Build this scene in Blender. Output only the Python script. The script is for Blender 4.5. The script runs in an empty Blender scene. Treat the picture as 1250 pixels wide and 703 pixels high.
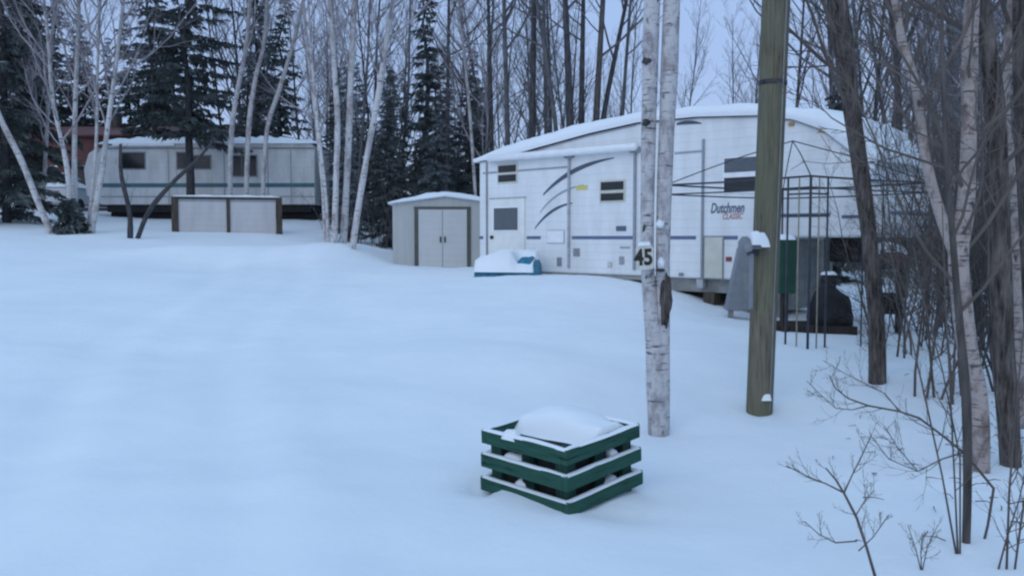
import bpy, math, random
import numpy as np
from mathutils import Vector, Matrix, noise as mnoise

V = Vector
R = math.radians
scene = bpy.context.scene
COL = scene.collection
F, CX, CY, HOR, EYE = 1050.0, 625.0, 351.5, 290.0, 1.6
TILT = math.atan((CY - HOR) / F)
CT, ST = math.cos(TILT), math.sin(TILT)
RNG = random.Random(11)


def P(px, py, d):
    """point that lies d metres ahead of the camera in the direction of a photo pixel"""
    u, v = (px - CX) / F, (CY - py) / F
    y, z = CT + v * ST, -ST + v * CT
    return V((u * d / y, d, EYE + z * d / y))


# ------------------------------------------------------------------ terrain
_ctl = []
def ctl(px, py, d):
    p = P(px, py, d); _ctl.append((p.x, p.y, p.z))
for x, y in ((0, 3.5), (-4, 4), (4, 4), (-3, -3), (3, -3), (0, 5.2), (3, 5), (-3.5, 6)):
    _ctl.append((x, y, 0.0))
for a in ((690, 612, 5.25), (805, 525, 7.15), (930, 498, 7.9), (1071, 465, 8.9), (985, 425, 11.2), (1195, 580, 5.8), (1235, 582, 5.8),
          (1130, 425, 11.5), (1200, 420, 12), (1245, 430, 13), (640, 336, 17.6), (700, 337, 17.2), (770, 346, 16.2), (830, 363, 15.6), (870, 376, 15.2),
          (940, 392, 14.4), (1040, 401, 13.6), (1120, 408, 14), (480, 322, 22), (580, 327, 21), (415, 304, 22), (275, 284, 28),
          (75, 285, 26), (125, 285, 26), (165, 291, 25), (0, 259, 33), (110, 263, 33.5), (250, 268, 33.5), (385, 268, 33.5),
          (200, 405, 11.5), (50, 395, 11.5), (400, 400, 12), (20, 300, 21), (530, 320, 25), (600, 320, 24), (620, 430, 9.5), (300, 320, 21)):
    ctl(*a)
for x, y, z in ((-30, 50, 4.0), (0, 50, 1.6), (30, 50, 0.8), (14, 25, 0.3), (8, 22, .35), (20, 12, 0.2), (-20, 12, .8), (-14, 6, .1)):
    _ctl.append((x, y, z))
_C = np.array(_ctl)
_S = 20.0
def _phi(r2):
    return 0.5 * r2 * np.log(np.maximum(r2, 1e-12))
_q = _C[:, :2] / _S
_r2 = ((_q[:, None] - _q[None]) ** 2).sum(-1)
_n = len(_C)
_A = np.zeros((_n + 3, _n + 3))
_A[:_n, :_n] = _phi(_r2) + np.eye(_n) * 2e-4
_A[:_n, _n] = 1; _A[:_n, _n + 1:] = _q
_A[_n:, :_n] = _A[:_n, _n:].T
_w = np.linalg.solve(_A, np.concatenate([_C[:, 2], np.zeros(3)]))
BUMPS = []   # x, y, sx, sy, h


def gz_arr(x, y):
    xc = np.clip(x, -32, 32); yc = np.clip(y, -4, 50)
    q = np.stack([xc, yc], -1) / _S
    r2 = ((q[:, None] - _q[None]) ** 2).sum(-1)
    z = _phi(r2) @ _w[:_n] + _w[_n] + q @ _w[_n + 1:]
    for bx_, by_, sx, sy, h in BUMPS:
        z = z + h * np.exp(-((x - bx_) / sx) ** 2 - ((y - by_) / sy) ** 2)
    for x0, x1 in ((-1.7, -5.2), (-3.1, -7.0)):            # old, snowed-over wheel tracks
        t = np.clip((y - 4) / 16, 0, 1)
        cx = x0 + (x1 - x0) * t + .35 * np.sin(y * .45)
        z = z - .035 * np.exp(-((x - cx) / .26) ** 2) * np.clip((24 - y) / 4, 0, 1) + .018 * np.exp(-((x - cx - .5) / .22) ** 2) * np.clip((24 - y) / 4, 0, 1)
    return z


def gz(x, y):
    return float(gz_arr(np.array([x]), np.array([y]))[0])


_b = P(270, 318, 21.5); BUMPS.append((_b.x, _b.y, 2.3, .9, .34))
_b = P(440, 300, 24); BUMPS.append((_b.x, _b.y, 1.2, 2.2, .25))
BUMPS.append((-.19, 5.40, .085, .17, -.12)); BUMPS.append((.62, 5.02, .2, .14, -.05))
BUMPS.append((.32, 5.45, .66, .6, .02))
BUMPS.append((1.24, 7.15, .3, .3, -.05))
BUMPS.append((2.25, 7.85, .36, .34, -.06))
BUMPS.append((3.75, 8.85, .3, .3, -.05))
for _ in range(70):
    _d = RNG.uniform(5, 24); _x = RNG.uniform(-.55, .35) * _d
    BUMPS.append((_x, _d, RNG.uniform(.3, 2.0), RNG.uniform(.25, 1.2), RNG.uniform(-.035, .045)))


# ------------------------------------------------------------------ materials
def new_mat(name):
    m = bpy.data.materials.new(name); m.use_nodes = True
    nt = m.node_tree; nt.nodes.clear()
    out = nt.nodes.new('ShaderNodeOutputMaterial'); bs = nt.nodes.new('ShaderNodeBsdfPrincipled')
    nt.links.new(bs.outputs[0], out.inputs[0])
    return m, nt, bs


def ramp(nt, fac, stops):
    r = nt.nodes.new('ShaderNodeValToRGB')
    e = r.color_ramp.elements
    while len(e) < len(stops): e.new(0.5)
    for k, (p, c) in enumerate(stops):
        e[k].position = p; e[k].color = (*c, 1)
    nt.links.new(fac, r.inputs[0]); return r


def noise(nt, scale, detail=4, stretch=(1, 1, 1), rough=.55, world=False):
    if world:
        g = nt.nodes.new('ShaderNodeNewGeometry').outputs['Position']
    else:
        g = nt.nodes.new('ShaderNodeTexCoord').outputs['Object']
    mp = nt.nodes.new('ShaderNodeMapping'); mp.inputs['Scale'].default_value = stretch
    nt.links.new(g, mp.inputs[0])
    n = nt.nodes.new('ShaderNodeTexNoise'); n.inputs['Scale'].default_value = scale
    n.inputs['Detail'].default_value = detail; n.inputs['Roughness'].default_value = rough
    nt.links.new(mp.outputs[0], n.inputs['Vector']); return n.outputs[0]


def bump(nt, bs, h, strength=.3, dist=.02):
    b = nt.nodes.new('ShaderNodeBump'); b.inputs['Strength'].default_value = strength; b.inputs['Distance'].default_value = dist
    nt.links.new(h, b.inputs['Height']); nt.links.new(b.outputs[0], bs.inputs['Normal'])


def mat(name, col, var=.25, scale=8, rough=.7, bmp=.2, stretch=(1, 1, 1), spec=.3, metal=0, dist=.01, world=False):
    m, nt, bs = new_mat(name)
    n = noise(nt, scale, 5, stretch, world=world)
    lo = tuple(max(0, c * (1 - var)) for c in col); hi = tuple(min(1, c * (1 + var)) for c in col)
    r = ramp(nt, n, [(.3, lo), (.7, hi)])
    nt.links.new(r.outputs[0], bs.inputs['Base Color'])
    bs.inputs['Roughness'].default_value = rough; bs.inputs['Specular IOR Level'].default_value = spec
    bs.inputs['Metallic'].default_value = metal
    if bmp: bump(nt, bs, n, bmp, dist)
    return m


def snow_mat():
    m, nt, bs = new_mat('snow')
    n1 = noise(nt, .55, 5, world=True); n2 = noise(nt, 11, 8, world=True, rough=.7)
    r = ramp(nt, n1, [(.3, (.80, .83, .87)), (.7, (.87, .89, .92))])
    nt.links.new(r.outputs[0], bs.inputs['Base Color'])
    bs.inputs['Roughness'].default_value = .85; bs.inputs['Specular IOR Level'].default_value = .15
    mx = nt.nodes.new('ShaderNodeMath'); mx.operation = 'MULTIPLY_ADD'; mx.inputs[1].default_value = .10
    nt.links.new(n2, mx.inputs[0]); nt.links.new(n1, mx.inputs[2])
    bump(nt, bs, mx.outputs[0], .25, .25)
    return m


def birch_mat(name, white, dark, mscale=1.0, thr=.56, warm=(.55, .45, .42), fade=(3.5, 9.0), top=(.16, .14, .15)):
    m, nt, bs = new_mat(name)
    lent = noise(nt, 3.2 * mscale, 4, (1.0, 1.0, 8.0), .6)
    blot = noise(nt, 2.4 * mscale, 7, (1.7, 1.7, .9), .7)
    big = noise(nt, .9 * mscale, 3, (1.5, 1.5, 1.0))
    fine = noise(nt, 30, 4, (1, 1, 2.5))
    base = ramp(nt, blot, [(.22, tuple(c * .6 for c in warm)), (.40, warm), (.52, white), (.8, tuple(c * .75 for c in white))])
    mask1 = ramp(nt, lent, [(thr, (0, 0, 0)), (thr + .1, (.9, .9, .9))])
    mask2 = ramp(nt, blot, [(.60, (0, 0, 0)), (.67, (1, 1, 1))])
    mask3 = ramp(nt, big, [(.56, (0, 0, 0)), (.72, (.65, .65, .65))])
    ad = nt.nodes.new('ShaderNodeMath'); ad.operation = 'MAXIMUM'
    nt.links.new(mask1.outputs[0], ad.inputs[0]); nt.links.new(mask2.outputs[0], ad.inputs[1])
    ad2 = nt.nodes.new('ShaderNodeMath'); ad2.operation = 'MAXIMUM'
    nt.links.new(ad.outputs[0], ad2.inputs[0]); nt.links.new(mask3.outputs[0], ad2.inputs[1])
    mx = nt.nodes.new('ShaderNodeMix'); mx.data_type = 'RGBA'
    nt.links.new(ad2.outputs[0], mx.inputs[0]); nt.links.new(base.outputs[0], mx.inputs[6]); mx.inputs[7].default_value = (*dark, 1)
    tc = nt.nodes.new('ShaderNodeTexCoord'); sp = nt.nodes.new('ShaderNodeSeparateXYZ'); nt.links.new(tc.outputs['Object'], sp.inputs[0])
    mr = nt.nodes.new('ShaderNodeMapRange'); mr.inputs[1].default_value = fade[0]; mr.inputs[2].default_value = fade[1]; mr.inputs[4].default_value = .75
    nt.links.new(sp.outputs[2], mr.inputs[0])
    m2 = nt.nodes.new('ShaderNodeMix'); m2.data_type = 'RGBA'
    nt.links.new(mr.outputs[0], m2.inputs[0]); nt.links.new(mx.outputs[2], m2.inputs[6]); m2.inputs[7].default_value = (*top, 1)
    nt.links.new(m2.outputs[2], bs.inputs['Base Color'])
    bs.inputs['Roughness'].default_value = .85; bs.inputs['Specular IOR Level'].default_value = .15
    bump(nt, bs, fine, .7, .01)
    return m


def furrow_mat(name, a, b, scale=14):
    m, nt, bs = new_mat(name)
    g = noise(nt, scale, 7, (2.2, 2.2, .30), .7); q = noise(nt, 2.2, 5, (1, 1, .7), .6)
    c = ramp(nt, g, [(.34, tuple(x * .3 for x in a)), (.46, a), (.62, b), (.78, tuple(min(1, x * 1.35) for x in b))])
    k = ramp(nt, q, [(.35, (.55, .55, .57)), (.65, (1.15, 1.12, 1.1))])
    mx = nt.nodes.new('ShaderNodeMix'); mx.data_type = 'RGBA'; mx.blend_type = 'MULTIPLY'; mx.inputs[0].default_value = 1
    nt.links.new(c.outputs[0], mx.inputs[6]); nt.links.new(k.outputs[0], mx.inputs[7])
    nt.links.new(mx.outputs[2], bs.inputs['Base Color'])
    bs.inputs['Roughness'].default_value = .9; bs.inputs['Specular IOR Level'].default_value = .12
    bump(nt, bs, g, .9, .02)
    return m


def siding_mat(name, col, period=.14, dirt=(.55, .54, .52), axis=2, depth=.25, dirt_amt=(.62, .85)):
    m, nt, bs = new_mat(name)
    tc = nt.nodes.new('ShaderNodeTexCoord'); sp = nt.nodes.new('ShaderNodeSeparateXYZ')
    nt.links.new(tc.outputs['Object'], sp.inputs[0])
    mu = nt.nodes.new('ShaderNodeMath'); mu.operation = 'DIVIDE'; mu.inputs[1].default_value = period
    nt.links.new(sp.outputs[axis], mu.inputs[0])
    fr = nt.nodes.new('ShaderNodeMath'); fr.operation = 'FRACT'; nt.links.new(mu.outputs[0], fr.inputs[0])
    rr = ramp(nt, fr.outputs[0], [(0, (.0, .0, .0)), (.12, (1, 1, 1)), (.85, (.8, .8, .8)), (1, (.0, .0, .0))])
    n = noise(nt, 2.0, 6, (1.5, 1.5, .4), .65)
    c = ramp(nt, n, [(.35, col), (dirt_amt[1], dirt)])
    sh = nt.nodes.new('ShaderNodeMix'); sh.data_type = 'RGBA'; sh.blend_type = 'MULTIPLY'; sh.inputs[0].default_value = 1
    gl = ramp(nt, fr.outputs[0], [(0, (.90, .90, .91)), (.15, (1, 1, 1)), (1, (.985, .985, .985))])
    nt.links.new(c.outputs[0], sh.inputs[6]); nt.links.new(gl.outputs[0], sh.inputs[7])
    nt.links.new(sh.outputs[2], bs.inputs['Base Color'])
    bs.inputs['Roughness'].default_value = .5; bs.inputs['Specular IOR Level'].default_value = .35
    bump(nt, bs, rr.outputs[0], depth, .01)
    return m


def wood_mat(name, a, b, moss=None, st=(6, 6, .35)):
    m, nt, bs = new_mat(name)
    g = noise(nt, 9, 6, st, .65)
    c = ramp(nt, g, [(.30, tuple(x * .25 for x in a)), (.41, a), (.68, b)])
    last = c.outputs[0]
    if moss:
        q = noise(nt, 1.7, 5)
        k = ramp(nt, q, [(.45, (0, 0, 0)), (.65, (1, 1, 1))])
        mx = nt.nodes.new('ShaderNodeMix'); mx.data_type = 'RGBA'
        nt.links.new(k.outputs[0], mx.inputs[0]); nt.links.new(last, mx.inputs[6]); mx.inputs[7].default_value = (*moss, 1)
        last = mx.outputs[2]
    nt.links.new(last, bs.inputs['Base Color'])
    bs.inputs['Roughness'].default_value = .85; bs.inputs['Specular IOR Level'].default_value = .15
    bump(nt, bs, g, .5, .01)
    return m


M = {}
M['snow'] = snow_mat()
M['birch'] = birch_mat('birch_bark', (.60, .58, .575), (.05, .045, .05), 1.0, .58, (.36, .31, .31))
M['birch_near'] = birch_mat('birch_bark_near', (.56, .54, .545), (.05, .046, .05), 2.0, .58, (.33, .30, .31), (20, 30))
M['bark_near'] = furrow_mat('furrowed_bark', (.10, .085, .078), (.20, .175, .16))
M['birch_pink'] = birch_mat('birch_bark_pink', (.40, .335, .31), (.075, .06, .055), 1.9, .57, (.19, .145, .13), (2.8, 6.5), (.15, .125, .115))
M['bark_dark'] = mat('dark_bark', (.062, .058, .062), .55, 7, .9, .8, (3, 3, .6))
M['bark_brown'] = mat('brown_bark', (.085, .074, .07), .5, 7, .9, .8, (3, 3, .6))
M['bark_grey'] = mat('grey_bark', (.115, .11, .115), .5, 4, .9, .6, (2, 2, .6))
M['twig'] = mat('twigs', (.115, .105, .11), .35, 2, .9, 0)
M['twig_near'] = mat('brown_twigs', (.12, .098, .088), .35, 2, .9, 0)
M['twig_grey'] = mat('grey_twigs', (.185, .18, .19), .35, 2, .9, 0)  # pale, so the haze over the woods sits in the twig colour
M['twig_pink'] = mat('reddish_twigs', (.30, .27, .285), .35, 2, .9, 0)
M['needle'] = mat('spruce_needles', (.11, .128, .125), .5, 1.4, .8, 0)  # needle green lightened to carry a little painted haze
M['needle_hazed'] = mat('spruce_needles_hazed', (.17, .188, .20), .5, 1.2, .8, 0)  # bluish, paler needles: distance haze put into the colour
M['rv_white'] = siding_mat('camper_siding', (.81, .82, .83), .155, (.63, .63, .62))
M['trim_white'] = mat('white_trim', (.84, .84, .86), .06, 5, .45, .05)
M['trim_grey'] = mat('grey_trim', (.25, .26, .28), .15, 6, .5, .1)
M['frame_grey'] = mat('chassis_grey', (.27, .27, .26), .25, 5, .6, .2)
M['door_cream'] = mat('cream_door', (.78, .77, .74), .06, 4, .5, .05)
M['hatch_cream'] = mat('cream_hatch', (.60, .58, .50), .08, 4, .5, .05)
M['glass'] = mat('dark_glass', (.018, .02, .024), .3, 3, .12, 0, spec=.5)
M['glass_curtain'] = mat('curtained_glass', (.10, .11, .125), .25, 20, .25, 0, (1, 1, 3), spec=.5)
M['black'] = mat('black_rubber', (.018, .018, .02), .4, 9, .7, .2)
M['blue_stripe'] = mat('blue_stripe', (.13, .16, .26), .1, 6, .5, 0)
M['swoosh'] = mat('slate_stripe', (.085, .10, .14), .1, 6, .5, 0)
M['swoosh_pale'] = mat('pale_stripe', (.30, .32, .36), .1, 6, .5, 0)
M['letter_blue'] = mat('dark_blue_letters', (.12, .14, .20), .1, 6, .5, 0)
M['letter_red'] = mat('red_letters', (.45, .22, .22), .1, 6, .5, 0)
M['yellow'] = mat('yellow_sticker', (.62, .55, .18), .1, 6, .6, 0)
M['amber'] = mat('amber_lens', (.45, .24, .08), .1, 6, .3, 0)
M['red'] = mat('red_plastic', (.26, .06, .055), .15, 6, .45, 0)
M['old_white'] = siding_mat('weathered_trailer_siding', (.68, .69, .69), .2, (.50, .49, .47), depth=.35, dirt_amt=(.62, .72))
M['teal'] = mat('teal_stripe', (.07, .16, .19), .15, 6, .5, 0)
M['shed'] = siding_mat('shed_panel', (.47, .475, .46), .2, (.40, .40, .38), 0, .4)
M['shed_door'] = siding_mat('shed_door_panel', (.56, .56, .55), .16, (.48, .48, .47), 2, .2)
M['shed_trim'] = mat('olive_shed_trim', (.085, .09, .075), .15, 6, .6, .1)
M['panel'] = siding_mat('screen_panel', (.58, .57, .57), .19, (.46, .44, .43), 2, .25)
M['post_brown'] = wood_mat('brown_post_wood', (.06, .048, .038), (.13, .11, .085))
M['blue_tarp'] = mat('blue_tarp', (.03, .19, .30), .4, 5, .5, .6, dist=.05)
M['pole'] = wood_mat('pole_wood', (.125, .11, .08), (.225, .20, .15), (.14, .145, .095))
M['grey_metal'] = mat('grey_painted_metal', (.22, .235, .26), .12, 6, .5, .1)
M['green_box'] = mat('green_painted_metal', (.018, .066, .042), .15, 6, .5, .15)
M['iron'] = mat('dark_iron_tube', (.05, .052, .065), .2, 8, .5, .1)
M['brass'] = mat('tan_tube', (.30, .27, .20), .2, 8, .5, .1)
M['deck'] = wood_mat('dark_deck_wood', (.035, .028, .026), (.075, .06, .055))
M['cover'] = mat('black_cover_fabric', (.022, .022, .026), .4, 7, .7, .5, dist=.03)
M['green_wood'] = wood_mat('green_painted_wood', (.020, .070, .052), (.034, .105, .078))
M['green_board'] = wood_mat('green_painted_board', (.024, .078, .058), (.036, .108, .08), None, (.5, .5, 5))
M['green_shaded'] = wood_mat('shaded_green_wood', (.018, .05, .04), (.03, .075, .06))  # board green darkened, painting in the shade behind the rings
M['soil_shade'] = mat('shade_black_soil', (.02, .02, .02), .4, 20, .95, .5)  # near-black, with the planter's inner shade put into the colour
M['sign_white'] = mat('painted_sign_board', (.62, .60, .54), .14, 18, .7, .2)
M['numeral'] = mat('dark_brown_numerals', (.035, .03, .022), .3, 20, .7, 0)
M['red_wall'] = siding_mat('red_cottage_siding', (.15, .055, .052), .2, (.12, .045, .045), 2, .4)
M['red_roof'] = siding_mat('red_metal_roof', (.16, .062, .057), .35, (.11, .05, .05), 0, .4)
M['car_white'] = mat('white_car_paint', (.50, .53, .56), .06, 3, .35, 0, spec=.5)
M['far'] = mat('hazed_far_wood', (.19, .20, .24), .35, .2, .95, 0, world=True)  # lightened blue-grey stands in for haze in the air
M['clip'] = mat('grey_clip', (.4, .41, .44), .2, 8, .6, 0)


# ------------------------------------------------------------------ mesh helpers
class MB:
    def __init__(s): s.v = []; s.f = []; s.mi = []

    def quad(s, a, b, c, d, mi=0):
        n = len(s.v); s.v += [tuple(a), tuple(b), tuple(c), tuple(d)]; s.f.append((n, n + 1, n + 2, n + 3)); s.mi.append(mi)

    def tri(s, a, b, c, mi=0):
        n = len(s.v); s.v += [tuple(a), tuple(b), tuple(c)]; s.f.append((n, n + 1, n + 2)); s.mi.append(mi)

    def box(s, lo, hi, mt=None, mi=0):
        n = len(s.v)
        c = [(x, y, z) for z in (lo[2], hi[2]) for y in (lo[1], hi[1]) for x in (lo[0], hi[0])]
        s.v += [tuple(mt @ V(p)) for p in c] if mt else c
        for f in ((0, 2, 3, 1), (4, 5, 7, 6), (0, 1, 5, 4), (2, 6, 7, 3), (0, 4, 6, 2), (1, 3, 7, 5)):
            s.f.append(tuple(n + k for k in f)); s.mi.append(mi)
        return s

    def tube(s, pts, rads, sides=6, mi=0, cap=True):
        n0 = len(s.v); k = len(pts)
        pts = [V(p) for p in pts]
        if not hasattr(rads, '__len__'): rads = [rads] * k
        ax = (pts[-1] - pts[0])
        ax = ax.normalized() if ax.length > 1e-9 else V((0, 0, 1))
        ref = V((1, 0, 0)) if abs(ax.x) < .6 else V((0, .3, 1)).normalized()
        cs = [(math.cos(2 * math.pi * j / sides), math.sin(2 * math.pi * j / sides)) for j in range(sides)]
        for i in range(k):
            t = pts[min(i + 1, k - 1)] - pts[max(i - 1, 0)]
            if t.length < 1e-9: t = ax
            a = ref - t * (ref.dot(t) / t.length_squared)
            if a.length < 1e-6: a = t.orthogonal()
            a.normalize(); b = t.cross(a); b.normalize()
            r = rads[i]; p = pts[i]
            for c, sn in cs:
                s.v.append((p.x + (a.x * c + b.x * sn) * r, p.y + (a.y * c + b.y * sn) * r, p.z + (a.z * c + b.z * sn) * r))
        for i in range(k - 1):
            for j in range(sides):
                j2 = (j + 1) % sides; q = n0 + i * sides
                s.f.append((q + j, q + j2, q + sides + j2, q + sides + j)); s.mi.append(mi)
        if cap and sides > 3:
            s.f.append(tuple(n0 + j for j in range(sides))[::-1]); s.mi.append(mi)
            s.f.append(tuple(n0 + (k - 1) * sides + j for j in range(sides))); s.mi.append(mi)
        return s

    def prism(s, poly, y0, y1):
        """polygon in X,Z pulled from y0 to y1"""
        n = len(s.v); k = len(poly)
        s.v += [(x, y0, z) for x, z in poly] + [(x, y1, z) for x, z in poly]
        s.f.append(tuple(range(n, n + k))); s.f.append(tuple(range(n + 2 * k - 1, n + k - 1, -1))); s.mi += [0, 0]
        for i in range(k):
            j = (i + 1) % k
            s.f.append((n + j, n + i, n + k + i, n + k + j)); s.mi.append(0)
        return s

    def build(s, name, mats, parent=None, smooth=False, loc=None, bevel=0):
        me = bpy.data.meshes.new(name)
        me.from_pydata(s.v, [], s.f)
        mats = mats if isinstance(mats, (list, tuple)) else [mats]
        for m in mats: me.materials.append(M[m])
        if len(mats) > 1: me.polygons.foreach_set('material_index', s.mi)
        if smooth: me.polygons.foreach_set('use_smooth', [True] * len(me.polygons))
        me.update()
        o = bpy.data.objects.new(name, me); COL.objects.link(o)
        if parent: o.parent = parent
        if loc is not None: o.location = loc
        if bevel:
            b = o.modifiers.new('bevel', 'BEVEL'); b.width = bevel; b.segments = 2; b.limit_method = 'ANGLE'
        return o


def tag(o, label=None, cat=None, group=None, kind=None):
    if label: o['label'] = label
    if cat: o['category'] = cat
    if group: o['group'] = group
    if kind: o['kind'] = kind
    return o


def thing(name, label, cat, loc=(0, 0, 0), rz=0, group=None, rot=None):
    o = bpy.data.objects.new(name, None); COL.objects.link(o)
    o.location = loc; o.rotation_euler = rot if rot else (0, 0, rz); o.empty_display_size = .2
    return tag(o, label, cat, group)


def bx(name, lo, hi, m, parent, bevel=0, mt=None):
    return MB().box(lo, hi, mt).build(name, m, parent, bevel=bevel)


def snow_pad(x0, x1, y0, y1, base, h, nx=14, ny=8, seed=0, amp=.35, power=.5, skirt=.012, mb=None, fn=None):
    """a cushion of snow over a rectangle; base is a height or a function of x, y"""
    mb = mb or MB(); n0 = len(mb.v)
    bf = base if callable(base) else (lambda x, y: base)
    for j in range(ny + 1):
        for i in range(nx + 1):
            u, w = i / nx, j / ny
            e = (max(0, 16 * u * (1 - u) * w * (1 - w))) ** power
            e = min(1, e * 1.25)
            x = x0 + (x1 - x0) * u; y = y0 + (y1 - y0) * w
            nz = mnoise.noise(V((x * 2.3 + seed * 7.1, y * 2.3, seed * 3.3)))
            nz += .5 * mnoise.noise(V((x * 7 + seed, y * 7, seed)))
            t = h * (fn(u, w) if fn else 1)
            z = bf(x, y) + t * e * (1 + amp * nz)
            if i in (0, nx) or j in (0, ny):
                z = bf(x, y) - skirt
            mb.v.append((x + .012 * nz * (i in (0, nx)), y + .012 * nz * (j in (0, ny)), z))
    for j in range(ny):
        for i in range(nx):
            a = n0 + j * (nx + 1) + i
            mb.f.append((a, a + 1, a + nx + 2, a + nx + 1)); mb.mi.append(0)
    return mb


def text_mesh(txt, size, bold=0.0, shear=0.0):
    c = bpy.data.curves.new('lettering', 'FONT'); c.body = txt; c.size = size; c.offset = bold; c.shear = shear
    c.align_x = 'CENTER'; c.align_y = 'CENTER'; c.extrude = .0015; c.resolution_u = 4
    o = bpy.data.objects.new('lettering', c); COL.objects.link(o)
    dg = bpy.context.evaluated_depsgraph_get()
    me = bpy.data.meshes.new_from_object(o.evaluated_get(dg))
    bpy.data.objects.remove(o)
    return me


def text_obj(name, txt, size, m, parent, mtx, bold=0, shear=0, sx=1):
    me = text_mesh(txt, size, bold, shear)
    me.transform(mtx @ Matrix.Scale(sx, 4, V((1, 0, 0))))
    me.materials.clear(); me.materials.append(M[m])
    o = bpy.data.objects.new(name, me); COL.objects.link(o); o.parent = parent
    return o


# ------------------------------------------------------------------ ground
def axis(a, b, fine0, fine1, s, grow=1.22):
    pts = list(np.arange(fine0, fine1 + 1e-6, s))
    x, st = fine1, s
    while x < b:
        st *= grow; x = min(b, x + st); pts.append(x)
    x, st = fine0, s
    while x > a:
        st *= grow; x = max(a, x - st); pts.insert(0, x)
    return np.array(pts)


gx = axis(-400, 400, -5, 8, .11, 1.045); gy = axis(-60, 700, 3.4, 12, .1, 1.04)
GX, GY = np.meshgrid(gx, gy)
GZ = gz_arr(GX.ravel(), GY.ravel()).reshape(GX.shape)
nv = np.array([mnoise.fractal(V((x * .9, y * .9, 3.3)), 1.0, 2.0, 3) for x, y in zip(GX.ravel(), GY.ravel())]).reshape(GX.shape)
nf = np.array([mnoise.noise(V((x * 4, y * 3.2, 9.1))) for x, y in zip(GX.ravel(), GY.ravel())]).reshape(GX.shape)
GZ = GZ + nv * .03 + nf * .009
verts = np.stack([GX.ravel(), GY.ravel(), GZ.ravel()], -1)
W_ = len(gx)
ii = np.arange(len(gy) - 1)[:, None] * W_ + np.arange(W_ - 1)[None]
ii = ii.ravel()
faces = np.stack([ii, ii + 1, ii + W_ + 1, ii + W_], -1)
me = bpy.data.meshes.new('snowy_ground'); me.from_pydata(verts.tolist(), [], faces.tolist())
me.polygons.foreach_set('use_smooth', [True] * len(me.polygons)); me.materials.append(M['snow'])
go = bpy.data.objects.new('snowy_ground', me); COL.objects.link(go); tag(go, kind='structure')


# ------------------------------------------------------------------ trees
def rand_dir(rng):
    while True:
        v = V((rng.uniform(-1, 1), rng.uniform(-1, 1), rng.uniform(-1, 1)))
        if .05 < v.length < 1: return v.normalized()


BARE = dict(n=(22, 6, 4), ang=(50, 42, 40), ratio=(.36, .42, .5), up=(.02, .13, .07, .05), wander=(.06, .16, .22, .26), sides=(8, 5, 4, 3), seg=(9, 6, 4, 3))
FINE = dict(BARE, n=(26, 9, 6), ratio=(.30, .42, .55), ang=(42, 38, 36))


def polyline_at(pts, rads, t):
    x = t * (len(pts) - 1); i = min(int(x), len(pts) - 2); f = x - i
    return pts[i].lerp(pts[i + 1], f), (pts[i + 1] - pts[i]).normalized(), rads[i] * (1 - f) + rads[i + 1] * f


def child_dir(rng, d, ang):
    perp = d.cross(rand_dir(rng))
    if perp.length < 1e-4: perp = d.orthogonal()
    perp.normalize(); a = R(ang * rng.uniform(.65, 1.35))
    return (d * math.cos(a) + perp * math.sin(a)).normalized()


def branch(mb, rng, p, d, L, r, lvl, S, maxlvl, minr=.0025, mi=0):
    n = S['seg'][lvl]; pts = [p]; rads = [r]
    for i in range(n):
        d = (d + rand_dir(rng) * S['wander'][lvl] + V((0, 0, S['up'][lvl]))).normalized()
        p = p + d * (L / n); pts.append(p); rads.append(max(minr * .6, r * (1 - .8 * (i + 1) / n)))
    mb.tube(pts, rads, S['sides'][lvl], mi, cap=False)
    if lvl < maxlvl: sprout(mb, rng, pts, rads, L, lvl, S, maxlvl, minr, .18, 1, mi)


def sprout(mb, rng, pts, rads, L, lvl, S, maxlvl, minr, t0, t1, mi=0, n=None, lenk=1.0):
    n = n or S['n'][lvl]
    for j in range(n):
        t = t0 + (t1 - t0) * (j + rng.random()) / n
        t = min(t, .985)
        p, d, r = polyline_at(pts, rads, t)
        k = (t - t0) / max(.01, 1 - t0)
        ln = L * S['ratio'][lvl] * (1 - .62 * k) * rng.uniform(.6, 1.25) * lenk
        cr = max(minr, min(r * .55, ln * .0095 + .001))
        branch(mb, rng, p, child_dir(rng, d, S['ang'][lvl]), ln, cr, lvl + 1, S, maxlvl, minr, mi)


def make_bare(name, seed, H, r0, S, trunk_m, twig_m, t0=.35, lean=.05, minr=.004, fork=0):
    rng = random.Random(seed)
    root = thing(name, None, None)
    t = MB(); c = MB()
    p = V((0, 0, -.4)); d = V((rng.uniform(-lean, lean), rng.uniform(-lean, lean), 1)).normalized()
    n = 10; pts = [p]; rads = [r0 * 1.2]
    for i in range(n):
        d = (d + rand_dir(rng) * .045 + V((0, 0, .03))).normalized(); p = p + d * (H / n)
        pts.append(p); rads.append(r0 * (1 - .86 * ((i + 1) / n) ** 1.1))
    t.tube(pts, rads, 8)
    sprout(c, rng, pts, rads, H, 0, S, 3, minr, t0, 1)
    for _ in range(fork):
        q, dd, rr = polyline_at(pts, rads, rng.uniform(.12, .35))
        dd = child_dir(rng, dd, 16); pp = [q]; rr_ = [rr * .7]
        L = H * rng.uniform(.6, .75)
        for i in range(8):
            dd = (dd + rand_dir(rng) * .05 + V((0, 0, .06))).normalized(); q = q + dd * (L / 8)
            pp.append(q); rr_.append(rr * .7 * (1 - .85 * (i + 1) / 8))
        t.tube(pp, rr_, 7)
        sprout(c, rng, pp, rr_, L, 0, S, 3, minr, .25, 1, n=16)
    t.build('trunk', trunk_m, root, True); c.build('crown', twig_m, root, True)
    return root


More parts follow.
